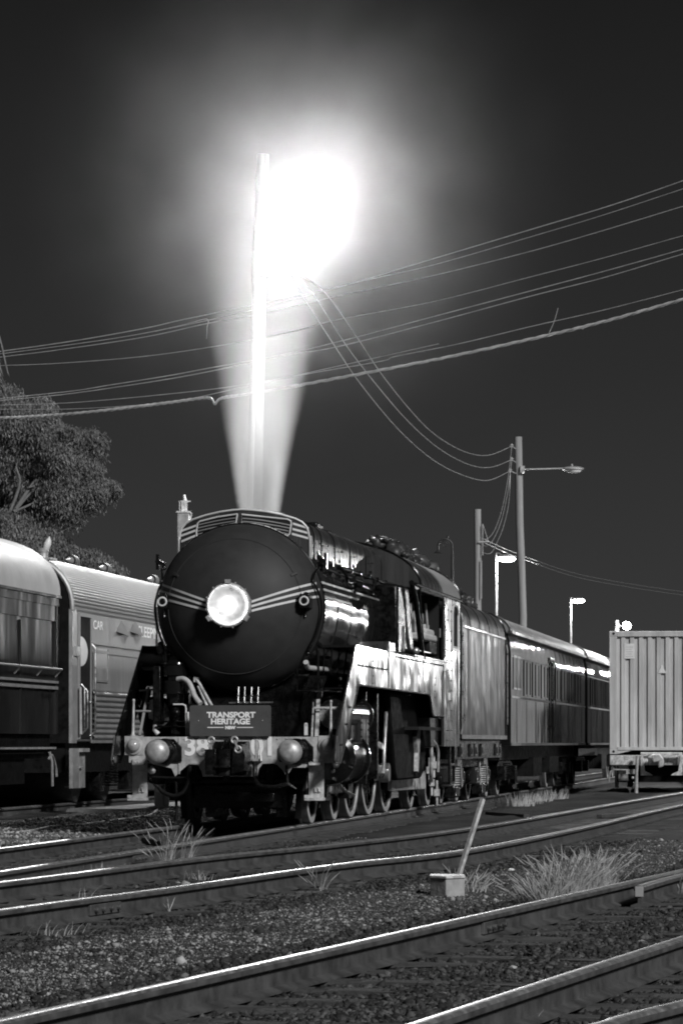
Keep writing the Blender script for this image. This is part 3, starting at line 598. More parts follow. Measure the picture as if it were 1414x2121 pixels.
mb.build('coupler_link', M['buffer'], cp)
# hoses, lamp irons, small fittings at the front
mb = MB(); pp = lambda c, y=-1.5: (fy(*B2(c), y)[0], y, fy(*B2(c), y)[1])
mb.tube(spline([pp((450, 790)), pp((452, 830), -1.56), pp((442, 890), -1.62), pp((410, 945), -1.64), pp((355, 968), -1.64), pp((290, 945), -1.62), pp((262, 915), -1.6)], 7), .028, 10)
mb.tube(spline([pp((205, 850)), pp((280, 855)), pp((400, 858)), pp((520, 852))], 5), .016, 8); mb.tube([pp((262, 918), -1.6), pp((238, 900), -1.6)], .012, 6); mb.tube(spline([pp((365, 860), -1.45), pp((370, 950), -1.45), pp((368, 1120), -1.45)], 3), .02, 6); mb.build('air_hose', M['black'], LO)
mb = MB(); mb.tube(spline([pp((845, 755)), pp((848, 800)), pp((850, 860), -1.55), pp((880, 905), -1.6), pp((960, 915), -1.62), pp((1010, 905), -1.62)], 7), .03, 10); mb.tube([pp((990, 910), -1.62), pp((1050, 895), -1.6), pp((1100, 925), -1.6)], [.028, .03, .012], 8); mb.tube([pp((1040, 780)), pp((1048, 900), -1.5)], .02, 6); mb.build('brake_hose', M['oily'], LO)
mb = MB(); mb.ball(pp((222, 815), -1.55), .045, 12, 8); mb.tube([pp((222, 815), -1.55), pp((222, 790), -1.4)], .02, 8); mb.box(*[v for p in [(bp((838, 740))[0], bp((895, 740))[0])] for v in p], -1.46, -1.4, bp((838, 755))[1], bp((838, 740))[1]); mb.tube([pp((882, 670), -1.46), pp((886, 755), -1.48)], [.004, .016], 8); mb.tube([pp((545, 740), -1.44), pp((545, 840), -1.44)], .014, 6); mb.cyl(pp((555, 790), -1.42), pp((555, 815), -1.42), .022, n=8); mb.tube([pp((545, 738), -1.44), pp((510, 775), -1.42), pp((450, 772), -1.42)], .01, 6); mb.build_split('air_cock', M['buffer'], LO)
for c0, c1 in (((110, 385), (105, 603)), ((1311, 392), (1310, 603))):
    mb = MB(); a = pp(c0, -1.34); b_ = pp(c1, -1.34); mb.tube([b_, a], [.02, .014], 10); mb.ball(a, .02, 8, 6); mb.cyl((b_[0], b_[1], b_[2]-.02), (b_[0], b_[1], b_[2]+.02), .035, n=10); mb.build('lamp_iron', M['worn'], LO)
mb = MB(); a = pp((1160, 522), -1.3); b_ = pp((1160, 597), -1.3); mb.box(a[0]-.022, a[0]+.022, -1.31, -1.295, b_[2], a[2]-.02); mb.cyl((a[0], -1.31, a[2]-.02), (a[0], -1.295, a[2]-.02), .022, n=12); mb.build('lamp_bracket', M['white'], LO)
# air pump on the left of the smokebox
Z6 = lambda c, y: (fy(260+.14144*c[0], 1330+.14144*c[1], y)[0], y, fy(260+.14144*c[0], 1330+.14144*c[1], y)[1])
px_ = Z6((735, 500), -.85)[0]
zz = lambda v: Z6((735, v), -.85)[2]
mb = MB(); mb.lathe([(zz(260)-2, 0.02), (zz(262)-2, .10), (zz(300)-2, .10), (zz(302)-2, .185), (zz(325)-2, .19), (zz(330)-2, .17), (zz(490)-2, .17), (zz(500)-2, .12), (zz(560)-2, .12), (zz(565)-2, .165), (zz(735)-2, .165), (zz(740)-2, .185), (zz(760)-2, .185), (zz(765)-2, .12), (zz(920)-2, .11), (zz(960)-2, .07), (zz(1350)-2, .065)], (px_, -.85, 2), (0, 0, 1), 36)
mb.cyl((px_-.13, -.85, zz(290)), (px_-.13, -.85, zz(60)), .03, n=10); mb.ball((px_-.2, -.85, zz(90)), .05, 10, 8, (1, 1, 1.8)); mb.box(px_-.16, px_+.25, -.8, -.5, zz(300), zz(200)); mb.build('air_pump', M['gloss'], LO, smooth=30)
mb = MB(); mb.box(px_-.28, px_-.18, -.95, -.7, zz(1200), zz(350)); mb.box(px_+.1, px_+.26, -.92, -.72, zz(1180), zz(900)); mb.ball((px_+.03, -.98, zz(1040)), .06, 10, 8); mb.cyl((px_+.02, -1., zz(1120)), (px_+.02, -1., zz(960)), .035, n=10)
for v in (1165, 1240): mb.box(px_-.25, px_+.2, -.96, -.9, zz(v)-.01, zz(v)+.012)
mb.build('pump_valve', M['oily'], LO, bevel=.01)
mb = MB(); mb.tube(spline([Z6((765, 545), -.98), Z6((850, 538), -1.02), Z6((925, 590), -1.06), Z6((975, 690), -1.1), Z6((1020, 800), -1.14), Z6((1098, 905), -1.2)], 8), .034, 14); mb.build('lagged_pipe', M['lag'], LO, smooth=60)
mb = MB(); mb.cyl(Z6((640, 545), -.98), Z6((765, 545), -.98), .03, n=12); mb.cyl(Z6((690, 545), -.98), Z6((720, 545), -.98), .045, n=6); mb.build('pipe_union', M['gloss'], LO)
mb = MB(); mb.tube([Z6((700, 912), -1.2), Z6((840, 912), -1.2), Z6((878, 930), -1.2), Z6((886, 970), -1.2), Z6((890, 1370), -1.2)], .011, 8); mb.tube([Z6((915, 1020), -1.22), Z6((925, 1370), -1.22)], .014, 8); mb.build('front_handrail', M['cream'], LO)
mb = MB(); mb.tube([Z6((1010, 520), -.9), Z6((1085, 610), -.95), Z6((1265, 930), -1.25)], .02, 8); mb.bar(Z6((1075, 650), -.95), Z6((1200, 930), -1.2), .05, .03); mb.box(Z6((1000, 520), -.9)[0], Z6((1080, 520), -.9)[0], -.93, -.86, Z6((1000, 590), -.9)[2], Z6((1000, 510), -.9)[2]); mb.bar(Z6((940, 500), -.8), Z6((955, 1350), -.8), .03, .03); mb.build('front_stay', M['worn'], LO, bevel=.006)
mb = MB(); mb.bar(Z6((340, 665), -.55), Z6((212, 1370), -1.2), .03, .02); mb.tube([Z6((205, 712), -.6), Z6((480, 690), -.6)], .014, 6); mb.tube([Z6((150, 1010), -.9), Z6((380, 1012), -.9)], .014, 6); mb.tube([Z6((180, 380), -.2), Z6((490, 378), -.2)], .012, 6); mb.box(Z6((280, 400), -.2)[0], Z6((500, 400), -.2)[0], -.3, -.1, Z6((280, 412), -.2)[2], Z6((280, 390), -.2)[2]); mb.build('side_ladder', M['carpale'], LO)
mb = MB(); mb.tube(spline([Z6((330, 700), -.4), Z6((290, 900), -.45), Z6((275, 1100), -.5), Z6((330, 1370), -.6)], 6), .05, 8); mb.tube(spline([Z6((490, 700), -.3), Z6((440, 900), -.35), Z6((400, 1100), -.4), Z6((340, 1370), -.5)], 6), .06, 8); mb.build('sand_pipe', M['dark'], LO)
mb = MB(); mb.cyl(Z6((545, 1030), -.7), Z6((545, 1030), -.76), .035, n=16); mb.box(Z6((510, 1080), -.7)[0], Z6((600, 1080), -.7)[0], -.74, -.7, Z6((510, 1110), -.7)[2], Z6((510, 960), -.7)[2]); mb.tube([Z6((440, 1180), -.9), Z6((430, 1290), -.9), Z6((480, 1350), -.9)], .035, 8); mb.build_split('drain_valve', M['worn'], LO, bevel=.006)
# smokebox saddle, valve chests and cylinders
mb = MB(); mb.prism([(-.75, 1.13), (.75, 1.13), (.7, 1.5), (.85, 1.95), (-.85, 1.95), (-.7, 1.5)], 'y', -.35, 1.2); mb.build('smokebox_saddle', M['oily'], LO, bevel=.02)
mb = MB()
for c in (745, 783, 824, 865): 
    p = pp((c, 398), -1.0); mb.ball(p, .022, 10, 8); mb.tube([p, (p[0], p[1]+.05, p[2]+.2)], .008, 6); mb.ball((p[0], p[1]+.02, p[2]+.09), .017, 8, 6)
mb.bar(pp((690, 400), -.98), pp((960, 396), -.98), .02, .02); mb.build('lubricator', M['steel'], LO)
for s in (1, -1):
    mb = MB(); mb.lathe([(0, .0), (0, .2), (.03, .235), (.06, .24), (.1, .215), (2.0, .215), (2.04, .24), (2.1, .24), (2.12, .1)], (s*1.17, -.42, 1.43), (0, 1, 0), 36); vc = mb.build('valve_chest', M['gloss'], LO, smooth=30)
    mb = MB(); mb.lathe([(0, .195), (-.02, .19), (-.03, .1), (-.05, .09), (-.06, 0)], (s*1.17, -.42, 1.43), (0, 1, 0), 28)
    for k in range(12): mb.cyl((s*1.17+.165*math.cos(k*.5236), -.44, 1.43+.165*math.sin(k*.5236)), (s*1.17+.165*math.cos(k*.5236), -.48, 1.43+.165*math.sin(k*.5236)), .014, n=6)
    mb.build('chest_cover', M['worn'], vc)
    mb = MB(); mb.lathe([(0, 0), (0, .28), (.04, .345), (.08, .35), (.14, .33), (1.3, .33), (1.34, .36), (1.42, .36), (1.45, .1)], (s*1.12, -.5, .86), (0, 1, 0), 40); cy = mb.build('cylinder', M['gloss'], LO, smooth=30)
    mb = MB(); mb.box(s*1.1, s*1.33, .05, .55, .9, 1.4); mb.box(s*1.30, s*1.375, .62, 1.5, .75, 1.45); mb.build('cylinder_cladding', M['skirt'], LO, bevel=.03)
    mb = MB()
    for k in range(5): mb.ball((s*1.38, .68, 1.05+.09*k), .016, 6, 4); mb.ball((s*1.38, 1.42, 1.05+.09*k), .016, 6, 4)
    mb.build('cladding_rivets', M['dark'], LO)
    mb = MB(); mb.cyl((s*1.12, -.4, .5), (s*1.12, -.4, .42), .05, n=10); mb.ball((s*1.25, -.75, .78), .05, 10, 8); mb.ball((s*1.2, -.68, .7), .035, 8, 6); mb.tube([(s*1.2, -.6, .6), (s*1.25, .2, .42), (s*1.25, .9, .36)], .018, 6); mb.build_split('drain_cock', M['steel'], LO)
mb = MB(); pz = lambda c, x: (x, *fx(620+c[0]*.1226, 1360+c[1]*.1226, x))
y0 = max(-1.3, fx(632, 1383, .95)[0])
ye_ = fx(724, 1386, 1.0)[0]; mb.tube([(.95, y0, 2.08), (.95, y0+.1, 2.02), (.95, y0+.2, 2.01), (1.0, ye_, 2.03)], .034, 12); mb.build('lagged_pipe', M['lag'], LO, smooth=60)
mb = MB(); mb.tube([(.8, -.7, 2.0), (.8, -1.05, 2.0), (.8, -1.05, 1.72), (1.2, -.95, 1.72), (1.25, -.3, 1.72)], .013, 8); mb.tube([(1.0, -.62, 2.25), (1.0, -.6, 1.6)], .02, 8); mb.box(.92, 1.12, -.72, -.6, 1.88, 1.92); mb.box(1.0, 1.06, -.7, -.62, 1.62, 1.76); mb.box(1.1, 1.32, -.75, -.55, 1.745, 1.765)
for z_ in (1.8, 1.9): mb.ball((1.27, -.5, z_-.02), .03, 8, 6)
for k in range(5): mb.tube([(.95+.07*k, -.4+.2*k, 2.3), (.95+.06*k, -.4+.2*k, 1.95)], .012, 6)
mb.build('injector_pipe', M['gloss'], LO)
mb = MB(); mb.bar((1.08, -1.25, 1.13), (1.0, -.55, 1.72), .045, .03, (0, 1, 0)); mb.bar((1.02, -1.25, 1.13), (.94, -.55, 1.62), .02, .03, (0, 1, 0)); mb.tube([(1.0, -.95, 1.5), (1.3, -.95, 1.5)], .018, 8); mb.build('front_ladder', M['worn'], LO)
# wheels
def wheel(x, y, r, s, name, spokes=14, parent=LO, tm=M['tyre']):
    mb = MB(); mb.lathe([(-.065*s, r-.13), (-.065*s, r-.055), (.045*s, r-.055), (.045*s, r-.13), (-.065*s, r-.13)], (x, y, r), (1, 0, 0), 48)
    mb.cyl((x-.08*s, y, r), (x+.09*s, y, r), r*.17+.05, n=20); mb.cyl((x+.07*s, y, r), (x+.14*s, y, r), .07, n=16)
    for k in range(spokes):
        a = 2*math.pi*k/spokes+.2; mb.bar((x, y+math.cos(a)*.08, r+math.sin(a)*.08), (x, y+math.cos(a)*(r-.09), r+math.sin(a)*(r-.09)), .06, .045, (1, 0, 0))
    if r > .7: mb.prism([(y+(r-.11)*math.cos(R(a)), r+(r-.11)*math.sin(R(a))) for a in range(20, 101, 10)], 'x', x+.02*s, x+.06*s)
    w = mb.build(name, M['oily'], parent)
    mb = MB(); mb.lathe([(-.07*s, r-.056), (-.07*s, r+.025), (-.045*s, r+.022), (-.035*s, r), (.062*s, r-.004)], (x, y, r), (1, 0, 0), 64); mb.cur = 1; mb.lathe([(.062*s, r-.004), (.07*s, r-.012), (.07*s, r-.072), (.05*s, r-.078)], (x, y, r), (1, 0, 0), 64); mb.build('tyre', [M['rust'], tm], w, smooth=40)  # unlit tread and side-lit rim face painted in as two tones
    return w
for s in (1, -1):
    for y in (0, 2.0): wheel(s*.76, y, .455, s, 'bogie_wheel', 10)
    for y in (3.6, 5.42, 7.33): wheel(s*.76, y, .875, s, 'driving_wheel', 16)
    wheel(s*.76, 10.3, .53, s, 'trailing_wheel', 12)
    mb = MB()
    mb.box(s*.92, s*.97, 3.4, 7.5, .565, .665)
    for y in (3.6, 5.42, 7.33): mb.cyl((s*.9, y, .615), (s*1.0, y, .615), .11, n=20)
    mb.build('coupling_rod', M['steel'], LO, bevel=.01)
    mb = MB(); mb.bar((s*1.06, 2.5, .80), (s*1.06, 5.42, .63), .05, .13); mb.cyl((s*1.0, 5.42, .62), (s*1.13, 5.42, .62), .14, n=20); mb.bar((s*1.12, 3.2, 1.1), (s*1.12, 5.0, .98), .03, .09); mb.bar((s*1.15, 4.6, .6), (s*1.15, 4.9, 1.5), .04, .09); mb.build('connecting_rod', M['steel'], LO, bevel=.01)
    mb = MB(); mb.bar((s*1.1, .95, .90), (s*1.1, 3.3, .90), .12, .05); mb.bar((s*1.1, .95, .70), (s*1.1, 3.3, .70), .12, .05); mb.box(s*1.02, s*1.2, 2.3, 2.7, .62, 1.0); mb.box(s*1.0, s*1.25, 3.2, 3.32, .55, 1.75); mb.box(s*.95, s*1.3, 1.72, 1.80, .5, 1.75); mb.build('slide_bar', M['oily'], LO, bevel=.008)
    mb = MB(); mb.box(s*.45, s*.5, -1.3, 11, .55, 1.25); mb.build('main_frame', M['black'], LO)
    mb = MB(); mb.box(s*.93, s*1.0, -.62, 2.6, .38, .56); mb.box(s*.9, s*1.04, -.16, .16, .3, .6); mb.box(s*.9, s*1.04, 1.84, 2.16, .3, .6)
    for k in range(6): mb.torus((s*1.0, 1.0, .58+.03*k), (0, 0, 1), .07, .012, 14, 6)
    mb.build('bogie_frame', M['oily'], LO, bevel=.01)
    mb = MB(); mb.bar((s*.80, -.72, .95), (s*.74, -.62, .08), .08, .03, (0, 1, 0)); mb.build('guard_iron', M['black'], LO)
    # curved black casing between wheels and valance, ash pan, box under the cab
    y0 = fx(812, 1437, 1.2)[0]; y1 = fx(889, 1437, 1.2)[0]
    mb = MB(); mb.prism([(y0, 1.8), (y1, 1.8)]+[(y1-.9+.9*math.cos(R(a)), 1.25+.75*math.sin(R(a))) for a in range(-5, -91, -12)]+[(y0+.9, .5), (y0+.7, .62), (y0+.35, 1.2)], 'x', s*1.06, s*1.16); mb.build('firebox_side', M['dull'], LO, bevel=.03)
    ya = fx(809, 1609, .95)[0]; yb = fx(879, 1612, .95)[0]
    mb = MB(); mb.prism([(ya, .56), (yb, .60), (yb, .30), (ya, .33)], 'x', s*.90, s*.97); mb.build('ash_pan', M['worn'], LO, bevel=.012)
    mb = MB(); mb.prism([(8.45, 1.46), (10.85, 1.46), (10.95, 1.02), (8.6, .98)], 'x', s*.9, s*1.36); mb.build('under_cab_tank', M['gloss'], LO, bevel=.02)
    mb = MB(); mb.prism([(7.9, 1.15), (8.25, 1.3), (8.45, 1.28), (8.3, .95), (8.15, .6), (8.05, .62), (8.1, .9)], 'x', s*1.16, s*1.22); mb.tube(spline([(s*1.3, 8.7, 1.35), (s*1.33, 8.9, .9), (s*1.3, 9.1, .55), (s*1.25, 9.6, .45)], 6), .03, 8); mb.tube(spline([(s*1.34, 9.0, 1.1), (s*1.36, 9.5, .95), (s*1.34, 9.7, .6)], 6), .022, 8)
    for q, z_ in ((9.4, .62), (9.7, .42), (10.0, .70), (10.4, .25)): mb.box(s*1.2, s*1.28, q-.05, q+.06, z_-.05, z_+.06); mb.cyl((s*1.24, q, z_-.2), (s*1.24, q, z_+.2), .018, n=8)
    mb.build_split('injector', M['worn'], LO)
mb = MB(); mb.box(-.55, .62, -.95, -.75, .22, .52); mb.box(-.3, .5, -1.05, -.85, .30, .42); mb.box(-.9, .9, -1.1, -1.0, .54, .6); mb.cyl((-.75, 0, .455), (.75, 0, .455), .075, n=14); mb.cyl((-.75, 2, .455), (.75, 2, .455), .075, n=14); mb.box(-.42, -.30, -.9, -.4, .1, .6); mb.box(.5, .6, -.9, -.4, .1, .6)
for x_ in (-.40, .02, .45): mb.cyl((x_, -.6, .32), (x_, -.3, .32), .13, n=16)
mb.build_split('bogie_stretcher', M['oily'], LO, bevel=.012)
mb = MB(); mb.box(-.44, .44, -1.2, 11, .7, 1.08); mb.box(-1.0, 1.0, 7.6, 10.5, .75, 1.6); mb.build('inner_frame', M['dark'], LO)
# cab
ca = [(1.45*math.cos(R(a)), 3.40+.70*math.sin(R(a))) for a in range(0, 181, 9)]
mb = MB(); mb.prism(ca, 'y', 9.5, 12.0); mb.cur = 1; mb.prism([(a*.995, b_-.008) for a, b_ in ca], 'y', 6.6, 9.49); mb.build('cab_roof', [M['carroof'], M['casing']], LO, smooth=40)
mb = MB(); mb.tube([(a*1.002, 12.0, b_+.002) for a, b_ in ca], .02, 6); mb.tube([(a*1.002, 6.6, b_+.002) for a, b_ in ca[:12]], .015, 6); mb.tube([(1.455, 5.9, 3.40), (1.455, 12, 3.40)], .025, 8); mb.build('roof_gutter', M['gloss'], LO)
for s in (1, -1):
    mb = MB(); a, b_ = s*1.39, s*1.43
    mb.box(a, b_, 9.75, 10.87, 1.0, 3.42); mb.box(a, b_, 11.74, 12.0, 1.0, 3.42); mb.box(a, b_, 10.87, 11.74, 1.0, 2.61); mb.box(a, b_, 10.87, 11.74, 3.29, 3.42); mb.box(a, b_, 5.95, 9.75, 3.34, 3.42); mb.box(a, b_, 6.0, 9.75, 2.30, 2.36)
    cs = mb.build('cab_side', M['skirt'], LO)
    mb = MB(); w_ = [(10.87, 2.61), (11.74, 2.61), (11.74, 3.15), (11.64, 3.25), (11.5, 3.29), (11.1, 3.29), (10.95, 3.25), (10.87, 3.15)]; q = [(s*1.435, *p) for p in w_]; mb.tube(q+q[:2], .022, 6, caps=False); mb.box(s*1.39, s*1.45, 10.85, 11.76, 2.56, 2.61); mb.build('window_frame', M['cream'], cs)
    mb = MB(); fr = [(6.65, 3.36), (9.6, 3.36), (9.72, 3.25), (9.75, 2.4)]; mb.tube([(s*1.435, *p) for p in fr], .02, 6); mb.build('window_trim', M['steel'], cs)
    mb = MB(); mb.tube(spline([(s*1.40, 5.85, 3.42), (s*1.41, 6.25, 3.2), (s*1.41, 6.55, 2.9), (s*1.41, 6.9, 2.55), (s*1.40, 7.3, 2.33)], 6), .04, 10); mb.tube(spline([(s*1.43, 6.55, 3.36), (s*1.43, 6.72, 3.1), (s*1.43, 6.8, 2.9), (s*1.43, 7.1, 2.5)], 6), .018, 6); mb.build('cab_front_edge', M['gloss'], LO)
    mb = MB(); mb.prism([(5.7, 3.38), (6.3, 3.38), (6.6, 2.9), (7.0, 2.4), (5.7, 2.4)], 'x', s*1.2, s*1.3); mb.box(s*1.0, s*1.32, 4.95, 5.8, 2.33, 3.36); mb.build('firebox_cladding', M['oily'], LO, bevel=.06)
    mb = MB(); mb.box(s*1.15, s*1.40, 7.5, 9.1, 2.62, 2.74); mb.box(s*1.25, s*1.38, 7.9, 8.9, 2.70, 2.82); mb.build('armrest', M['lag'], LO, bevel=.04)
    mb = MB(); mb.box(s*.95, s*1.37, 8.3, 9.6, 2.42, 2.68); mb.cyl((s*1.2, 8.9, 2.36), (s*1.2, 8.9, 2.45), .05, n=10); mb.build('cab_seat', M['black'], LO, bevel=.04)
    mb = MB(); mb.tube([(s*1.40, 6.4, 2.36), (s*1.40, 6.4, 2.44), (s*1.40, 8.2, 2.44)], .012, 6); mb.ball((s*1.42, 6.2, 2.42), .06, 12, 8); mb.cyl((s*1.4, 4.9, 2.38), (s*1.4, 4.9, 2.75), .02, n=8); mb.build_split('side_lamp', M['steel'], LO)
    mb = MB(); mb.tube([(s*1.46, 11.95, 3.2), (s*1.48, 11.95, 3.1), (s*1.48, 11.95, 1.3), (s*1.46, 11.95, 1.2)], .018, 8); mb.tube([(s*1.45, 9.85, 2.2), (s*1.47, 9.85, 2.1), (s*1.47, 9.85, 1.4)], .016, 8)
    for k in range(14): mb.ball((s*1.44, 10.2, 1.1+.16*k), .014, 6, 4); mb.ball((s*1.44, 10.75, 1.1+.16*k), .014, 6, 4)
    mb.box(s*1.40, s*1.445, 10.1, 10.5, 1.74, 1.86); mb.build_split('cab_handrail', M['steel'], LO)
    mb = MB(); mb.box(s*1.1, s*1.4, 10.9, 11.6, .38, .42); mb.box(s*1.1, s*1.4, 10.9, 11.6, .68, .72); mb.box(s*1.36, s*1.4, 10.9, 10.95, .38, 1.1); mb.box(s*1.36, s*1.4, 11.55, 11.6, .38, 1.1); mb.build('cab_step', M['gloss'], LO)
mb = MB(); mb.box(-1.35, 1.35, 9.7, 9.76, 1.3, 3.4); mb.box(-1.2, 1.2, 6.9, 6.95, 2.3, 3.4); mb.box(-1.38, 1.38, 6.9, 12, 1.25, 1.3); mb.build('cab_interior', M['dark'], LO)
mb = MB(); za_, zb__ = fx(896, 1297, 1.2)[1], fx(896, 1317, 1.2)[1]; mb.box(1.12, 1.2, fx(881, 1300, 1.2)[0], fx(912, 1300, 1.2)[0], zb__, za_); mb.build('cab_white_panel', M['lag'], LO, bevel=.01)  # plain white panel behind the cab window
mb = MB(); 
for k in range(6): mb.tube([(1.0+.05*k, 7.1+.45*k, 2.5), (1.0+.04*k, 7.1+.42*k, 3.25)], .02, 6)
for k in range(4): mb.cyl((1.15, 7.4+.5*k, 3.1-.1*(k % 2)), (1.2, 7.4+.5*k, 3.1-.1*(k % 2)), .08, n=14)
mb.build_split('cab_gauge', M['buffer'], LO)
# headboard sign standing on the beam
xa, za = fy(395, 1461, -1.4); xb, zb = fy(563, 1525, -1.4); za2 = za; w2, h2 = (xb-xa)/2, (za-zb)/2; cxs, czs = (xa+xb)/2, (za+zb)/2
SG = thing('sign_board', 'dark sign with pale TRANSPORT HERITAGE lettering on the buffer beam', 'sign', (cxs, -1.42, 1.14), loco=True)
pl = []
for qx, qz, a in ((1, 1, 0), (-1, 1, 90), (-1, -1, 180), (1, -1, 270)): pl += [(cxs+qx*(w2-.03)+.03*math.cos(R(a+t_)), czs+qz*(h2-.03)+.03*math.sin(R(a+t_))) for t_ in (0, 30, 60, 90)]
mb = MB(); mb.prism(pl, 'y', -1.46, -1.445); mb.build('board', M['signm'], SG)
Q = lambda x, y: fy(380+x*.14144, 1440+y*.14144, -1.46)
for body, xm, ym, sz_ in (('TRANSPORT', 698, 292, .098), ('HERITAGE', 686, 388, .098), ('NSW', 686, 476, .050)):
    a, b_ = Q(xm, ym); text(body, sz_, SG, (a, -1.4625, b_), (R(90), 0, 0), M['number'], 'lettering', offset=.0042, sx=1.12)
for a0, a1 in ((352, 588), (785, 1020)):
    p, q = Q(a0, 472), Q(a1, 472); mb = MB(); mb.box(p[0], q[0], -1.464, -1.4605, p[1]-.005, p[1]+.005); mb.build('rule', M['number'], SG)
mb = MB()
for x_ in (220, 1155): p = Q(x_, 372); mb.ball((p[0], -1.461, p[1]), .008, 8, 6)
mb.build('screw', M['steel'], SG)
# ================================================================== TENDER
TE = thing('tender', 'black locomotive tender heaped with coal and with glossy rippled sides', 'tender', (0, 16, 0), loco=True)
th_ = [(1.40, 1.14), (1.40, 3.02), (1.385, 3.16), (1.34, 3.29), (1.26, 3.40), (1.13, 3.48), (.95, 3.53), (.80, 3.55), (.80, 3.1)]
ts = th_+[(-a, b_) for a, b_ in th_[::-1]]
mb = MB(); mb.prism(ts, 'y', 12.35, 20.1); mb.build('tank', M['tender'], TE, smooth=40)
mb = MB(); mb.box(1.40, 1.415, 12.35, 20.1, 3.0, 3.03); mb.box(1.40, 1.43, 12.35, 20.1, 1.12, 1.19); mb.box(-1.43, -1.40, 12.35, 20.1, 1.12, 1.19); mb.tube([(a*1.004, 12.36, b_+.003) for a, b_ in th_[:8]], .02, 6); mb.tube([(a*1.004, 20.09, b_+.003) for a, b_ in th_[:8]], .022, 6)
for q in (13.9, 15.5, 17.1, 18.7): mb.tube([(a*1.001, q, b_+.002) for a, b_ in th_[1:8]], .008, 5)
mb.build('beading', M['gloss'], TE)
mb = MB(); mb.tube([(1.43, 12.45, 2.0), (1.46, 12.45, 1.9), (1.46, 12.45, 1.4), (1.43, 12.45, 1.3)], .012, 8); mb.tube([(1.43, 20.0, 2.9), (1.45, 20.0, 2.8), (1.45, 20.0, 1.4)], .012, 8); mb.build_split('handrail', M['steel'], TE)
mb = MB(); mb.box(-1.3, 1.3, 12.3, 20.3, .78, 1.10); mb.box(-.9, .9, 12.3, 20.3, .5, .8); fr_ = mb.build('frame', M['oily'], TE)
mb = MB()
for q in (13.0, 14.6, 15.3, 16.4, 19.0, 19.5): mb.box(1.30, 1.34, q, q+.35, .82, 1.04); mb.box(1.34, 1.355, q+.1, q+.22, .86, .98)
mb.build_split('frame_bracket', M['skirt'], TE, bevel=.01)
for yb_ in (13.6, 17.9):
    for s in (1, -1):
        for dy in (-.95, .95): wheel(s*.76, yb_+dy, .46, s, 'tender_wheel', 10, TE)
        mb = MB(); mb.prism([(yb_-1.3, .5), (yb_-.4, .62), (yb_+.4, .62), (yb_+1.3, .5), (yb_+1.3, .38), (yb_+.5, .30), (yb_-.5, .30), (yb_-1.3, .38)], 'x', s*1.0, s*1.1)
        mb.box(s*1.02, s*1.2, yb_-.28, yb_+.28, .12, .32); mb.build('bogie_frame', M['oily'], TE, bevel=.015)
        mb = MB()
        for dy in (-.14, .14):
            for k in range(8): mb.torus((s*1.16, yb_+dy, .34+.04*k), (0, 0, 1), .075, .014, 14, 6)
        mb.build_split('coil_spring', M['buffer'], TE)
        mb = MB()
        for dy in (-.95, .95): mb.box(s*.95, s*1.2, yb_+dy-.16, yb_+dy+.16, .32, .62); mb.box(s*1.2, s*1.23, yb_+dy-.1, yb_+dy+.1, .36, .56)
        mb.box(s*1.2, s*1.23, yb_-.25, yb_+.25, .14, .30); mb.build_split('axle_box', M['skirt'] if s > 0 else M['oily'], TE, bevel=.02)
        mb = MB(); mb.box(s*1.15, s*1.25, yb_-.3, yb_+.3, .66, .78); mb.tube([(s*1.2, yb_+.6, .78), (s*1.22, yb_+.62, .3), (s*1.1, yb_+.7, .2)], .02, 6); mb.tube([(s*1.2, yb_-.6, .78), (s*1.22, yb_-.62, .3)], .02, 6); mb.build_split('brake_gear', M['steel'], TE)
# coal
n = 1300; yy = rng.uniform(12.5, 19.5, n); xx = rng.normal(0, .42, n); xx = np.clip(xx, -.85, .85)
hh = 3.50+.86*np.exp(-(np.clip(yy-14, 0, 9)/5.5)**2)*np.exp(-(xx/.8)**2)+rng.uniform(-.08, .06, n)
Pw = np.array([L2W(a, b_) for a, b_ in zip(xx, yy)])
tag(stones('coal', Pw[:, 0], Pw[:, 1], rng.uniform(.06, .17, n), M['coal'], Z=hh), kind='stuff')
mb = MB(); rows = []
for i in range(13):
    q = 12.4+i*.53; rows.append([L2W(x_, q, 3.42+.84*math.exp(-(max(0, q-14)/5.5)**2)*math.exp(-(x_/.8)**2)+.05*random.random()) for x_ in np.linspace(-.85, .85, 11)])
mb.grid(rows); o = mb.build('coal', M['coal'], None, smooth=0, fix=False); tag(o, kind='stuff')
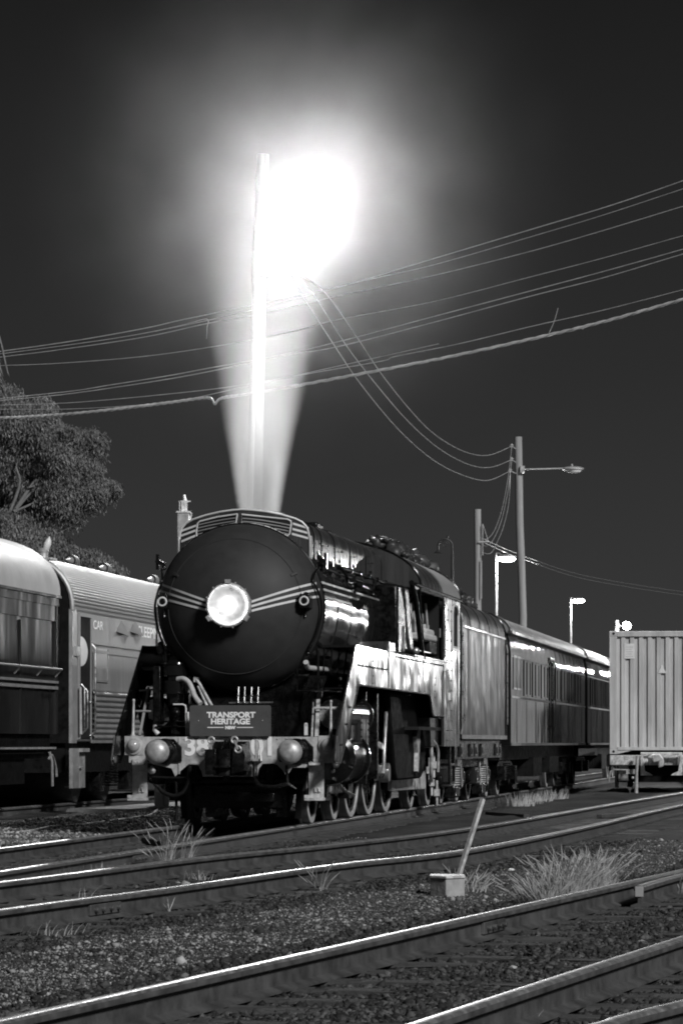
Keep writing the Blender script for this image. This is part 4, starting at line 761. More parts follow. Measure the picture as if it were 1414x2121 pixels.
# ================================================================== CARRIAGES behind the tender
def arch(a, zc, b, n=20, p=1.0): return [(a*math.cos(math.pi*i/n), zc+b*math.sin(math.pi*i/n)**p) for i in range(n+1)]
def carriage(label, y0, y1, wins, door_y, group):
    root = thing('passenger_carriage', label, 'carriage', (0, (y0+y1)/2, 0), loco=True, group=group)
    w = 1.45
    mb = MB(); mb.prism([(w, 1.0), (w, 2.74), (w-.015, 2.95), (w-.06, 3.14), (-w+.06, 3.14), (-w+.015, 2.95), (-w, 2.74), (-w, 1.0)], 'y', y0, y1); mb.build('body', M['carside'], root, smooth=40)
    mb = MB(); mb.prism(arch(w-.01, 3.16, .47, 24, .8), 'y', y0-.05, y1+.05); ro = mb.build('roof', M['carroof'], root, smooth=40)
    mb = MB(); mb.box(w-.06, w+.035, y0-.05, y1+.05, 3.14, 3.19); mb.box(-w-.035, -w+.06, y0-.05, y1+.05, 3.14, 3.19)
    mb.tube([(a*1.003, y0-.05, b_+.003) for a, b_ in arch(w-.01, 3.16, .47, 24, .8)], .022, 6); mb.build('gutter', M['carline'], ro)
    mb = MB(); mb.box(w, w+.012, y0, y1, 1.915, 1.955); mb.box(w, w+.008, y0, y1, 2.70, 2.715); mb.box(w, w+.02, y0, y1, 1.0, 1.05); mb.build('waist_line', M['carline'], root)
    mb = MB(); q = y0+1.2
    while q < y1: mb.box(w, w+.006, q, q+.02, 1.06, 1.9); q += 2.1
    mb.build('panel_seam', M['gloss'], root)
    for a, b_, z0, z1, kind in wins:
        mb = MB(); fr = .035; mb.box(w, w+.014, a-fr, b_+fr, z0-fr, z0); mb.box(w, w+.014, a-fr, b_+fr, z1, z1+fr); mb.box(w, w+.014, a-fr, a, z0, z1); mb.box(w, w+.014, b_, b_+fr, z0, z1); wo = mb.build('window', M['carside'] if not kind else M['carline'], root)
        mb = MB(); mb.box(w-.02, w+.004, a, b_, z0, z1); mb.build('pane', M['glass'] if not kind else M['tender'], wo)
    for dy in door_y:
        mb = MB(); mb.box(w, w+.02, dy-.42, dy-.38, 1.05, 2.9); mb.box(w, w+.02, dy+.38, dy+.42, 1.05, 2.9); mb.box(w, w+.02, dy-.38, dy+.38, 2.86, 2.9); d_ = mb.build('door', M['gloss'], root)
        mb = MB(); mb.box(w+.002, w+.01, dy-.25, dy+.25, 2.0, 2.7); mb.build('pane', M['glass'], d_)
        mb = MB()
        for q in (-.55, .55): mb.tube([(w+.01, dy+q, 2.85), (w+.05, dy+q, 2.75), (w+.05, dy+q, 1.45), (w+.01, dy+q, 1.3)], .011, 8)
        mb.build_split('handrail', M['gloss'], d_)
    mb = MB(); mb.box(-1.2, 1.2, y0+.3, y1-.3, .72, 1.0); mb.box(.6, 1.3, (y0+y1)/2-3, (y0+y1)/2-1, .35, .75); mb.box(.7, 1.3, (y0+y1)/2+1, (y0+y1)/2+3.4, .4, .75)
    mb.cyl((.9, y0+7, .55), (.9, y0+8.6, .55), .2, n=16); mb.build('underframe', M['black'], root)
    mb = MB(); mb.box(-.5, .5, y0-.45, y0, 1.1, 3.2); mb.box(-1.0, 1.0, y0-.1, y0, .7, 1.05); mb.build('gangway', M['black'], root)
    for yb in (y0+2.6, y1-2.6):
        mb = MB(); mb.prism([(yb-1.6, .62), (yb-1.2, .7), (yb+1.2, .7), (yb+1.6, .62), (yb+1.4, .42), (yb-1.4, .42)], 'x', 1.0, 1.08); mb.prism([(yb-1.6, .62), (yb-1.2, .7), (yb+1.2, .7), (yb+1.6, .62), (yb+1.4, .42), (yb-1.4, .42)], 'x', -1.08, -1.0)
        for k in range(7): mb.torus((1.1, yb, .4+.04*k), (0, 0, 1), .09, .015, 14, 6)
        for dy in (-1.1, 1.1): mb.box(1.0, 1.2, yb+dy-.15, yb+dy+.15, .32, .6)
        mb.build('bogie', M['oily'], root, bevel=.01)
        for dy in (-1.1, 1.1):
            for s in (1, -1): wheel(s*.76, yb+dy, .46, s, 'carriage_wheel', 8, root)
    return root
X7 = lambda v: 900+v*.3635
def winy(a, b_, py=1400): return fx(X7(a), py, 1.45)[0], fx(X7(b_), py, 1.45)[0]
wins = [(*winy(447, 463), 2.12, 2.70, 1), (*winy(470, 487), 2.12, 2.70, 1)]
for a, b_ in ((507, 521), (525, 541), (556, 570), (574, 590), (606, 621), (625, 641), (682, 696), (699, 712), (722, 735), (738, 752), (763, 776), (779, 791), (800, 812), (815, 828)): wins.append((*winy(a, b_), 2.02, 2.66, 0))
carriage('nearer of the two dark carriages coupled behind the tender', 20.65, 39.7, wins, (fx(X7(662), 1400, 1.45)[0],), 'carriages behind the tender')
w2_ = []
q = 41.6
while q < 60: w2_.append((q, q+.62, 2.02, 2.66, 0)); w2_.append((q+.72, q+1.34, 2.02, 2.66, 0)); q += 1.95
carriage('farther of the two dark carriages, partly behind the container', 40.6, 61, w2_, (), 'carriages behind the tender')
# ================================================================== LEFT TRAIN
XL = -5.1; XC = -6.55
WG = thing('luggage_van', 'dark van with pale arched roof at the left edge', 'rail van', (XC, 5, 0), loco=True)
y1 = 10.8; y0 = -2.5
mb = MB(); mb.box(XC-1.42, XL-.02, y0, y1, 1.20, 3.42); mb.build('body', M['wagside'], WG)
ra = [(XC+(a), b_) for a, b_ in arch(1.5, 3.46, 1.02, 30, .85)]
mb = MB(); mb.prism(ra, 'y', y0-.06, y1+.08); rf = mb.build('roof', M['wagroof'], WG, smooth=40)
mb = MB(); mb.box(XL-.02, XL+.03, y0, y1+.06, 3.30, 3.44); mb.box(XL-.02, XL+.01, y0, y1, 3.05, 3.30); mb.box(XL-.02, XL+.07, y0-.06, y1+.09, 3.43, 3.475); mb.build('eaves_board', M['wagside'], rf)
mb = MB(); mb.box(XL-.02, XL+.02, y1-.10, y1+.02, 1.2, 3.3); mb.box(XL-.02, XL+.012, 8.3, 8.35, 1.2, 3.0); mb.box(XL-.02, XL+.012, 4.0, 4.05, 1.2, 3.0); mb.build('corner_post', M['wagside'], WG)
mb = MB(); mb.box(XL-.02, XL+.035, y0, y1, 2.03, 2.07); mb.box(XL-.02, XL+.03, y0, y1, 1.93, 1.98); mb.build('waist_moulding', M['carpale'], WG)
mb = MB(); mb.tube([(XL+.10, y0, 2.26), (XL+.10, y1-.05, 2.26)], .018, 8)
for q in (1.2, 3.6, 6.2, 7.9, 9.4, 10.7): mb.bar((XL, q, 2.14), (XL+.10, q, 2.26), .02, .03)
mb.build('handrail', M['carpale'], WG)
mb = MB(); mb.box(XC-1.3, XL-.1, y0, y1-.05, .8, 1.2); mb.box(XL-.12, XL, y0, y1-.1, .93, 1.0); mb.box(XL-.1, XL-.02, y0, 10, .88, .9); mb.box(XL-.25, XL-.15, 7.6, 9.2, .4, .8); mb.build('underframe', M['black'], WG)
mb = MB(); mb.box(XL-.02, XL+.02, y0, y1-.1, .955, .985); mb.tube([(XL, y1-.5, .9), (XL+.02, y1-.42, .75), (XL, y1-.3, .35)], .025, 8); mb.tube(spline([(XL, y1-.55, .8), (XL, y1-.3, .85), (XL, y1-.05, .65), (XL, y1, .5)], 5), .02, 6)
for k in range(6): mb.torus((XL-.05, 6.8-k*.03, .42), (0, 1, 0), .06, .012, 12, 6)
mb.build_split('brake_rigging', M['buffer'], WG)
for yb in (7.0, 1.0):
    for dy in (-1, 1):
        for s in (1, -1): 
            wheel(XC+s*.76, yb+dy, .46, s, 'van_wheel', 8, WG, M['rust'])
    mb = MB(); mb.prism([(yb-1.6, .6), (yb+1.6, .6), (yb+1.3, .35), (yb-1.3, .35)], 'x', XC+1.0, XC+1.1); mb.build('bogie_frame', M['black'], WG, bevel=.01)
text('NTH END', .15, WG, (XL+.022, y1-.75, 1.83), (R(90), 0, R(90)), M['black'], 'end_lettering', extrude=.001)
# silver sleeping car
SV = thing('sleeping_car', 'silver fluted sleeping car with ribbed roof behind the dark van', 'carriage', (XC, 22, 0), loco=True)
y0, y1 = 11.85, 36
mb = MB(); mb.box(XC-1.43, XL, y0+.06, y1, 1.10, 3.27); mb.build('body', M['silver'], SV)
# roof with lengthwise ribs
pr = []
N = 64
for i in range(N*4+1):
    a = math.pi*i/(N*4); k = .018*abs(math.sin(i*math.pi/4))
    pr.append((XC+(1.45+k)*math.cos(a), 3.27+(1.04+k)*math.sin(a)**.82))
mb = MB(); mb.prism(pr, 'y', y0+.05, y1); rf = mb.build('roof', M['flute'], SV, smooth=55)
mb = MB(); mb.tube([(XC+1.47*math.cos(math.pi*i/30), y0+.04, 3.27+1.07*math.sin(math.pi*i/30)**.82) for i in range(31)], .045, 8); mb.build('end_arch', M['galv'], rf)
mb = MB(); mb.prism([(XC+(1.42)*math.cos(math.pi*i/24), 3.27+1.0*math.sin(math.pi*i/24)**.82) for i in range(25)]+[(XC-1.42, 1.05), (XC+1.42, 1.05)], 'y', y0, y0+.05); mb.bar((XC+.75, y0-.02, 1.1), (XC+.75, y0-.02, 4.05), .06, .05, (0, 1, 0)); mb.build('end_wall', M['black'], SV)
mb = MB(); mb.box(XC+.98, XC+1.28, y0-.1, y0, 2.75, 3.2); eb = mb.build('end_light_box', M['black'], SV, bevel=.01)
mb = MB()
for z_ in (2.86, 3.09): mb.torus((XC+1.13, y0-.1, z_), (0, 1, 0), .085, .016, 20, 6)
mb.build('lamp_ring', M['buffer'], eb)
mb = MB(); mb.box(XL-.03, XL+.03, y0-.01, y0+.32, 1.05, 3.30); mb.tube([(XL+.05, y0+.5, 2.0), (XL+.06, y0+.5, 1.2)], .025, 8); mb.box(XL, XL+.06, y0+.1, y0+.45, 2.52, 2.68); mb.build('corner_pillar', M['galv'], SV)
fy5 = lambda px, py=1300: fx(px, py, XL)[0]
d0, d1 = fy5(164), fy5(186)
mb = MB(); mb.box(XL, XL+.012, d0, d1, 1.12, 3.2); do = mb.build('door', M['dark'], SV)
mb = MB(); mb.box(XL, XL+.03, d0-.06, d0, 1.12, 3.26); mb.box(XL, XL+.03, d1, d1+.06, 1.12, 3.26); mb.box(XL, XL+.03, d0, d1, 3.2, 3.26); mb.build('door_frame', M['silver'], do)
zt, zb = fx(165, 1318, XL)[1], fx(165, 1380, XL)[1]
mb = MB(); mb.prism([(d0+.55*math.cos(R(a)), (zt+zb)/2+(zt-zb)/2*math.sin(R(a))) for a in range(-90, 91, 10)], 'x', XL+.014, XL+.03); mb.build('door_oval_panel', M['white'], do)
mb = MB()
for q, za, zb_ in ((d0+.12, 2.05, 1.2), (d0+.35, 2.0, 1.25), (d1+.14, 2.75, 1.2)): mb.tube([(XL+.015, q, za), (XL+.07, q, za-.06), (XL+.07, q, zb_+.06), (XL+.015, q, zb_)], .018, 8)
for z_ in (1.18, 1.75): mb.ball((XL+.03, d1-.1, z_), .03, 8, 6)
mb.build_split('door_handrail', M['steel'], do)
# letterboard, window rail, window
ya = d1+.15
mb = MB(); zr = fx(200, 1332, XL)[1]; mb.box(XL, XL+.035, ya, y1, zr-.03, zr+.02); mb.box(XL, XL+.02, ya, y1, zr-.17, zr-.12); mb.box(XL, XL+.02, ya, ya+.05, zr-.12, zr-.02); mb.build('window_rail', M['silver'], SV)
wa, wb, wz0, wz1 = fy5(194), fy5(222), fx(205, 1408, XL)[1], fx(205, 1343, XL)[1]
mb = MB(); mb.box(XL, XL+.012, wa, wb, wz0, wz1); wo = mb.build('window', M['galv'], SV)
mb = MB(); mb.box(XL+.012, XL+.02, wa-.04, wa, wz0, wz1); mb.box(XL+.012, XL+.02, wb, wb+.04, wz0, wz1); mb.box(XL+.0, XL+.02, wa, wb, wz0-.04, wz0); mb.build('window_frame', M['carpale'], wo)
# fluted lower panels
za, zb_ = fx(230, 1434, XL)[1], fx(230, 1533, XL)[1]
rows = []; K = 9
for i in range(K*8+1):
    z_ = zb_+(za-zb_)*i/(K*8); rows.append([(XL+.012+.045*abs(math.sin(i*math.pi/8)), q, z_) for q in (ya-.02, y1)])
mb = MB(); mb.grid(rows); mb.box(XL, XL+.03, ya-.05, y1, za, za+.03); mb.box(XL, XL+.03, ya-.05, y1, zb_-.05, zb_); mb.build('fluted_panel', M['flute'], SV, smooth=55)
zl = fx(205, 1297, XL)[1]
text('CAR', .21, SV, (XL+.006, fy5(203), fx(203, 1296, XL)[1]), (R(90), 0, R(90)), M['number'], 'lettering', offset=.004, sx=1.9)
text('SLEEPING', .27, SV, (XL+.006, fy5(286), fx(303, 1311, XL)[1]), (R(90), 0, R(90)), M['number'], 'lettering', offset=.006, sx=2.0, align='LEFT')
for px in (253, 281):
    q = fy5(px); z0, z1 = fx(px, 1313, XL)[1], fx(px, 1285, XL)[1]
    mb = MB(); mb.add([(XL, q-.5, z0+.03), (XL, q+.62, z0+.02), (XL, q-.02, z1), (XL+.16, q-.02, z0-.05)], [(0, 2, 1), (0, 3, 2), (3, 1, 2), (0, 1, 3)]); mb.build('tail_lamp_hood', M['hood'], SV, smooth=0)
y9 = fy5(323); mb = MB(); mb.box(XL, XL+.02, y9, y9+.10, 1.2, 3.27+.35); mb.build('downpipe', M['black'], SV)
# steps, underframe, bogie
sa, sb = fx(150, 1590, XL+.05)[0], fx(178, 1590, XL+.05)[0]; z0, z1 = fx(160, 1632, XL)[1], fx(160, 1550, XL)[1]
mb = MB(); sb = min(sb, sa+1.2); mb.box(XL, XL+.06, sa, sa+.5, z0, z1); mb.box(XL, XL+.04, sb-.35, sb, z0, z1-.05); mb.box(XL-.2, XL+.12, sa+.5, sb, z1-.06, z1); mb.box(XL-.2, XL+.08, sa+.5, sb-.35, z0, z0+.03); mb.box(XL-.2, XL+.08, sa+.5, sb-.35, (z0+z1)/2, (z0+z1)/2+.025); mb.build('entrance_steps', M['galv'], SV)
mb = MB(); mb.box(XC-1.3, XL-.12, y0+.1, y1, .55, 1.08); mb.build('underframe', M['black'], SV)
for yb in (16.2, 32):
    mb = MB(); mb.prism([(yb-1.7, .7), (yb+1.7, .7), (yb+1.3, .35), (yb-1.3, .35)], 'x', XC+1.05, XC+1.15)
    for k in range(8): mb.torus((XL-.12, yb-.6, .3+.05*k), (0, 0, 1), .11, .02, 14, 6)
    for dy in (-1.2, 1.2): mb.box(XC+1.1, XC+1.3, yb+dy-.2, yb+dy+.2, .2, .6)
    mb.build('bogie_frame', M['oily'], SV, bevel=.015)
    for dy in (-1.2, 1.2):
        mb = MB(); mb.cyl((XC-.8, yb+dy, .46), (XC+.82, yb+dy, .46), .46, n=32); mb.build('wheelset', M['rust'], SV)
# roof ventilators
vents = [(150, 1172), (217, 1190), (316, 1213)]
for i, (px, py) in enumerate(vents):
    q = fx(px, py, XC+.15)[0]
    VT = thing('roof_ventilator', ['first torpedo ventilator on the ribbed roof, in front of the tree', 'middle torpedo ventilator on the ribbed roof', 'torpedo ventilator on the ribbed roof nearest the locomotive'][i], 'ventilator', (XC+.15, q, 4.28), loco=True, group='ventilators on the silver car roof')
    mb = MB(); mb.lathe([(-.55, 0), (-.16, .075), (-.16, .0)], (XC+.15, q, 4.42), (0, 1, 0), 16); mb.build('cone', M['galv'], VT); mb = MB(); mb.lathe([(.16, 0), (.16, .075), (.55, 0)], (XC+.15, q, 4.42), (0, 1, 0), 16); mb.build('cone', M['galv'], VT)
    mb = MB(); mb.lathe([(-.17, .10), (-.17, .112), (.17, .112), (.17, .10)], (XC+.15, q, 4.42), (0, 1, 0), 20); mb.cyl((XC+.15, q, 4.26), (XC+.15, q, 4.33), .08, n=12); mb.build('hood', M['rust'], VT, smooth=30)
p = fx(92, 1160, XC-.1)
FN = thing('roof_chimney', 'squat pale chimney stub with a pointed white steam cowl on the ribbed roof', 'chimney', (XC-.1, 12.4, 4.28), loco=True)
qx = XC+.0; 
cxp = [fy(v, 1150, 12.6) for v in (80, 100)]; cxm = (cxp[0][0]+cxp[1][0])/2; zb1, zt1 = fy(90, 1163, 12.6)[1], fy(90, 1141, 12.6)[1]
mb = MB(); mb.lathe([(zb1, .10), (zb1+.03, .085), (zt1-.03, .085), (zt1-.02, .10), (zt1, .10), (zt1+.05, .05), (zt1+.05, 0)], (cxm, 12.6, 0), (0, 0, 1), 20); mb.box(cxm-.2, cxm+.2, 12.4, 12.8, 4.2, zb1+.02)
for k in range(4): mb.ball((cxm-.18+.12*k, 12.4, zb1+.03), .03, 8, 6)
mb.build('stub', M['galv'], FN)
a = fy(93, 1142, 12.6); b_ = fy(103, 1112, 12.6)
mb = MB(); rows = []
pts = [(93, 1141, .0), (96, 1134, .045), (99, 1126, .062), (101.5, 1119, .045), (103, 1111, .003)]
P3 = [(*fy(u, v, 12.6), r) for u, v, r in pts]; mb.tube([(x_, 12.6, z_) for x_, z_, r in P3], [.02, .055, .065, .045, .004], 10)
xq, zq = fy(100, 1141, 12.6); mb.tube([(xq, 12.6, zq), (P3[2][0]+.02, 12.6, P3[2][1])], [.008, .05], 8); mb.build('jet', M['white'], FN, smooth=60)  # solid white shape standing in for a small jet of steam
# ================================================================== CONTAINER ON FLAT WAGON
CY = 80.0; k_ = CY/F
cx0 = (1262-707)*k_; cz1 = H+(1538-1307)*k_; cz0 = H+(1538-1562)*k_; cw = 2.44
CN = thing('shipping_container', 'pale ribbed shipping container with white triangle on its end', 'container', (cx0+cw/2, CY, cz0)); CN.rotation_euler = (0, 0, -R(5.2))
rows = []; nr = 10; pw = (cw-.36)/nr; xs = []
for i in range(nr):
    a = cx0+.17+i*pw; xs += [(a, 0), (a+pw*.34, 0), (a+pw*.48, 1), (a+pw*.86, 1), (a+pw, 0)] if False else [(a, 1), (a+pw*.42, 1), (a+pw*.50, 0), (a+pw*.92, 0)]
xs.append((cx0+.17+nr*pw, 1))
mb = MB(); mb.grid([[(a, CY+.03+.045*d_, cz0+.16) for a, d_ in xs], [(a, CY+.03+.045*d_, cz1-.13) for a, d_ in xs]]); mb.build('end_panel', M['cont'], CN, smooth=0, fix=False)
mb = MB(); mb.box(cx0, cx0+.17, CY-.01, CY+.18, cz0+.118, cz1-.118); mb.box(cx0+cw-.17, cx0+cw, CY-.01, CY+.18, cz0+.118, cz1-.118); mb.box(cx0+.178, cx0+cw-.178, CY, CY+.12, cz1-.13, cz1-.003); mb.box(cx0+.178, cx0+cw-.178, CY, CY+.12, cz0+.09, cz0+.17)
mb.prism([(cx0+.178, cz0+.09), (cx0+.55, cz0+.09), (cx0+.178, cz0-.0)], 'y', CY+.02, CY+.1); mb.prism([(cx0+cw-.178, cz0+.09), (cx0+cw-.55, cz0+.09), (cx0+cw-.178, cz0)], 'y', CY+.02, CY+.1); mb.build('frame', M['cont'], CN, bevel=.008)
mb = MB(); mb.box(cx0+.01, cx0+cw-.01, CY+.13, CY+6.0, cz0+.1, cz1-.02); mb.build('body', M['cont'], CN)
mb = MB()
for a in (cx0-.002, cx0+cw-.178):
    for z_ in (cz0, cz1-.118): mb.box(a, a+.18, CY-.015, CY+.16, z_, z_+.118)
cs_ = mb.build('corner_casting', M['cont'], CN, bevel=.008)
mb = MB()
for a in (cx0+.09, cx0+cw-.09):
    for z_ in (cz0+.06, cz1-.06): mb.lathe([(0, .0), (0, .032)], (a, CY-.018, z_), (0, -1, 0), 14)
mb.build('casting_hole', M['dark'], cs_)
a, b_ = at(1292, 1364, CY), at(1313, 1333, CY)
mb = MB(); mb.box(a.x, b_.x, CY+.016, CY+.026, a.z, b_.z); pc = mb.build('placard', M['white'], CN)
mb = MB()
for i in range(5): mb.box(a.x+.03, b_.x-.03-.03*(i % 2), CY+.012, CY+.015, a.z+.05+i*.055, a.z+.058+i*.055)
mb.build('placard_lines', M['galv'], pc)
t0 = at(1370, 1376, CY); t1 = at(1362, 1394, CY); t2 = at(1378, 1394, CY)
mb = MB(); mb.prism([(t0.x, t0.z), (t1.x, t1.z), (t2.x, t2.z)], 'y', CY+.012, CY+.026); mb.build('warning_triangle', M['white'], CN)
FW = thing('flat_wagon', 'container flat wagon with central coupler and low steps', 'wagon', (cx0+cw/2, CY, 0)); FW.rotation_euler = (0, 0, -R(5.2))
wx0 = at(1262, 1565, CY).x; wx1 = wx0+2.5; zt, zb = cz0-.005, at(0, 1585, CY).z
mb = MB(); mb.box(wx0, wx0+.9, CY-.1, CY+.1, zb, zt-.02); mb.box(wx1-.9, wx1, CY-.1, CY+.1, zb, zt-.02); mb.box(wx0+.9, wx1-.9, CY+.05, CY+.2, zb, zt-.02); mb.box(wx0+.2, wx1-.2, CY+.25, CY+8, zb+.05, zt-.05); mb.build_split('headstock', M['worn'], FW, bevel=.02)
xa, xb = at(1326, 1560, CY).x, at(1412, 1560, CY).x; zz1, zz0 = at(0, 1560, CY).z, at(0, 1606, CY).z
mb = MB(); mb.box(xa, xb, CY-.2, CY-.1, zz1-.05, zz1+.02); mb.prism([(xa, zz1-.06), (xa+.06, zz1-.06), (xa+.10, zz0+.1), (xa+.22, zz0+.05), (xa+.28, zz0), (xa, zz0)], 'y', CY-.2, CY-.12); mb.prism([(xb, zz1-.06), (xb-.06, zz1-.06), (xb-.10, zz0+.1), (xb-.22, zz0+.05), (xb-.28, zz0), (xb, zz0)], 'y', CY-.2, CY-.12); mb.build_split('coupler_frame', M['worn'], FW, bevel=.01)
c_ = at(1360, 1573, CY); mb = MB(); mb.prism([(c_.x-.14, c_.z+.12), (c_.x+.06, c_.z+.14), (c_.x+.16, c_.z+.02), (c_.x+.15, c_.z-.16), (c_.x+.02, c_.z-.2), (c_.x+.03, c_.z-.05), (c_.x-.1, c_.z-.08)], 'y', CY-.65, CY-.3); mb.box(c_.x-.1, c_.x+.08, CY-.35, CY+.3, c_.z-.08, c_.z+.08); mb.build('coupler', M['buffer'], FW, bevel=.03)
mb = MB(); p = at(1262, 1590, CY); mb.tube([at(1261, 1620, CY-.1), at(1264, 1598, CY-.1), at(1272, 1594, CY-.1), at(1318, 1595, CY-.1)], .018, 8); mb.box(at(1296, 1590, CY).x, at(1316, 1590, CY).x, CY-.12, CY-.08, at(0, 1603, CY).z, at(0, 1594, CY).z); mb.tube([at(1322, 1565, CY-.3), at(1320, 1600, CY-.3), at(1319, 1645, CY-.3)], [.05, .035, .05], 10); mb.ball(at(1312, 1611, CY-.3), .035, 8, 6); mb.box(at(1280, 0, CY).x, at(1300, 0, CY).x, CY+.2, CY+.5, .15, .55); mb.build_split('brake_pipe', M['buffer'], FW)
for s in (-.75, .75):
    for dy in (1.2, 3.0): mb = MB(); mb.cyl((cx0+cw/2+s-.06, CY+dy, .46), (cx0+cw/2+s+.06, CY+dy, .46), .46, n=32); mb.build('wagon_wheel', M['rust'], FW)
mb = MB(); mb.box(cx0+cw/2-1.05, cx0+cw/2+1.05, CY+.4, CY+3.8, .12, .72); mb.box(cx0+cw/2-1.2, cx0+cw/2+1.2, CY+.3, CY+11, .66, 1.0); mb.box(cx0+cw/2-1.1, cx0+cw/2+1.1, CY+6, CY+10, .1, .7); mb.build('bogie_frame', M['dull'], FW)
# ================================================================== YARD: floodlight tower, poles, lamps, wires
TW = thing('floodlight_tower', 'tall timber mast with blinding floodlight behind the steam', 'floodlight', (at(524, 1538, 82).x, 82, -.2))
mb = MB(); mb.tube([(at(524, 1538, 82).x, 82, -.2), at(527, 1055, 82), at(532, 800, 82), at(540, 500, 82), at(545, 320, 82)], [.20, .185, .175, .16, .15], 16); mb.build('mast', M['pole'], TW, smooth=60)
mb = MB(); mb.tube([at(515, 1538, 81.7), at(518, 1055, 81.7), at(524, 800, 81.7), at(531, 520, 81.7)], .07, 8); mb.build('conduit', M['galv'], TW)
mb = MB(); mb.bar(at(538, 470, 81.8), at(640, 462, 81.3), .08, .08); mb.bar(at(541, 560, 81.8), at(610, 465, 81.3), .05, .05); mb.box(*[q for a in ((at(536, 0, 82).x-.05, at(552, 0, 82).x+.05),) for q in a], 81.7, 81.85, at(0, 575, 82).z, at(0, 560, 82).z); mb.build('bracket', M['galv'], TW)
fp = at(655, 437, 81.0)
mb = MB(); mb.prism([(fp.x-.32, fp.z+.26), (fp.x+.32, fp.z+.26), (fp.x+.32, fp.z-.26), (fp.x-.32, fp.z-.26)], 'y', fp.y+.12, fp.y+.4); hd = mb.build('lamp_head', M['galv'], TW, bevel=.03)
mb = MB(); mb.box(fp.x-.27, fp.x+.27, fp.y+.08, fp.y+.118, fp.z-.22, fp.z+.22); mb.build('lens', M['flood'], hd)
lamp_light(TW, (fp.x, fp.y-.15, fp.z), P_TOWER, .3, 170, (fp.x, fp.y-8.15, fp.z-6))
def street_lamp(label, px, ptop, Y, hx, hy, power, cat_group):
    b = at(px, 1538, Y); b.z = -.2; t_ = at(px, ptop, Y); root = thing('street_lamp', label, 'street lamp', b, group=cat_group)
    mb = MB(); mb.tube([b, (b.x, Y, 3), t_], [.11, .085, .06], 12); mb.build('post', M['galv'], root)
    h_ = at(hx, hy, Y-.2); mb = MB(); mb.tube([t_, (t_.x+(h_.x-t_.x)*.5, Y-.1, t_.z-.02), h_], .04, 8); mb.build('arm', M['galv'], root)
    L_ = .55; mb = MB(); mb.ball((h_.x+L_*.3, Y-.2, h_.z), .3, 14, 8, (1.25, .7, .32)); ho = mb.build('lamp_head', M['galv'], root)
    mb = MB(); mb.ball((h_.x+L_*.35, Y-.2, h_.z-.10), .32, 14, 8, (1.2, .7, .42)); mb.build('lens', M['lit'], ho)
    lamp_light(root, (h_.x+.18, Y-.3, h_.z-.35), power*2.5, .12)
street_lamp('thin street lamp lit beside the tall timber pole', 1027, 1146, 150, 1040, 1153, 700, 'lit street lamps')
street_lamp('thin street lamp lit over the carriage roofs', 1181, 1238, 200, 1190, 1241, 700, 'lit street lamps')
# timber poles
def timber(name, label, pts, Y, r, cat, group=None):
    P = [at(a, b_, Y) for a, b_ in pts]; b = at(pts[0][0], 1538, Y); b.z = -.2; root = thing(name, label, cat, b, group=group)
    mb = MB(); mb.tube([b]+P, [r*1.15]+[r]*len(P), 14); mb.build('shaft', M['pole'], root, smooth=60); return root
PB = timber('utility_pole', 'tallest timber pole carrying an unlit lamp arm', [(1082, 1275), (1079, 1180), (1075, 1080), (1074, 1000), (1072, 905)], 140, .165, 'utility pole', 'timber poles')
mb = MB(); mb.bar(at(1080, 972, 139.8), at(1165, 970, 139.8), .05, .05); mb.box(at(1076, 0, 140).x, at(1085, 0, 140).x, 139.7, 140.2, at(0, 980, 140).z, at(0, 966, 140).z); mb.build('lamp_arm', M['galv'], PB)
p = at(1186, 971, 139.8); mb = MB(); mb.ball((p.x, p.y, p.z), .42, 16, 10, (1.1, .6, .26)); mb.cyl((p.x-.05, p.y, p.z+.1), (p.x-.05, p.y, p.z+.2), .05, n=10); lh = mb.build('lamp_head', M['galv'], PB)
mb = MB(); mb.ball((p.x+.05, p.y, p.z-.08), .3, 16, 8, (1.0, .6, .35)); mb.build('lens', M['white'], lh)
INS = [(1059, 924), (1059, 952), (1056, 975)]
for u, v in INS:
    a = at(u, v, 139.8); mb = MB(); mb.lathe([(-.06, .03), (-.04, .09), (0, .05), (.02, .1), (.06, .06), (.1, .02)], a, (0, 0, 1), 12); mb.bar(a, at(1068, v+6, 139.9), .03, .03); mb.build('insulator', M['lens'], PB)
PS = timber('utility_pole', 'shorter pale timber pole left of the tallest pole', [(989, 1245), (989, 1150), (988, 1055)], 120, .125, 'utility pole', 'timber poles')
mb = MB(); mb.bar(at(999, 1085, 119.8), at(999, 1150, 119.8), .03, .03); mb.bar(at(990, 1122, 119.8), at(1012, 1122, 119.8), .04, .04); mb.tube([at(1000, 1088, 119.8), at(1010, 1120, 119.8)], .012, 6); mb.tube([at(996, 1160, 119.8), at(996, 1240, 119.8)], .025, 6); mb.build('crossarm', M['galv'], PS)
SP = thing('signal_post', 'pale square post with a spiked cap behind the locomotive', 'post', (at(380, 1538, 81).x, 81, -.2))
a, b_ = at(368, 1063, 81), at(393, 1063, 81)
mb = MB(); mb.box(a.x, b_.x, 80.85, 81.15, -.2, a.z); mb.build('shaft', M['concrete'], SP, bevel=.02)
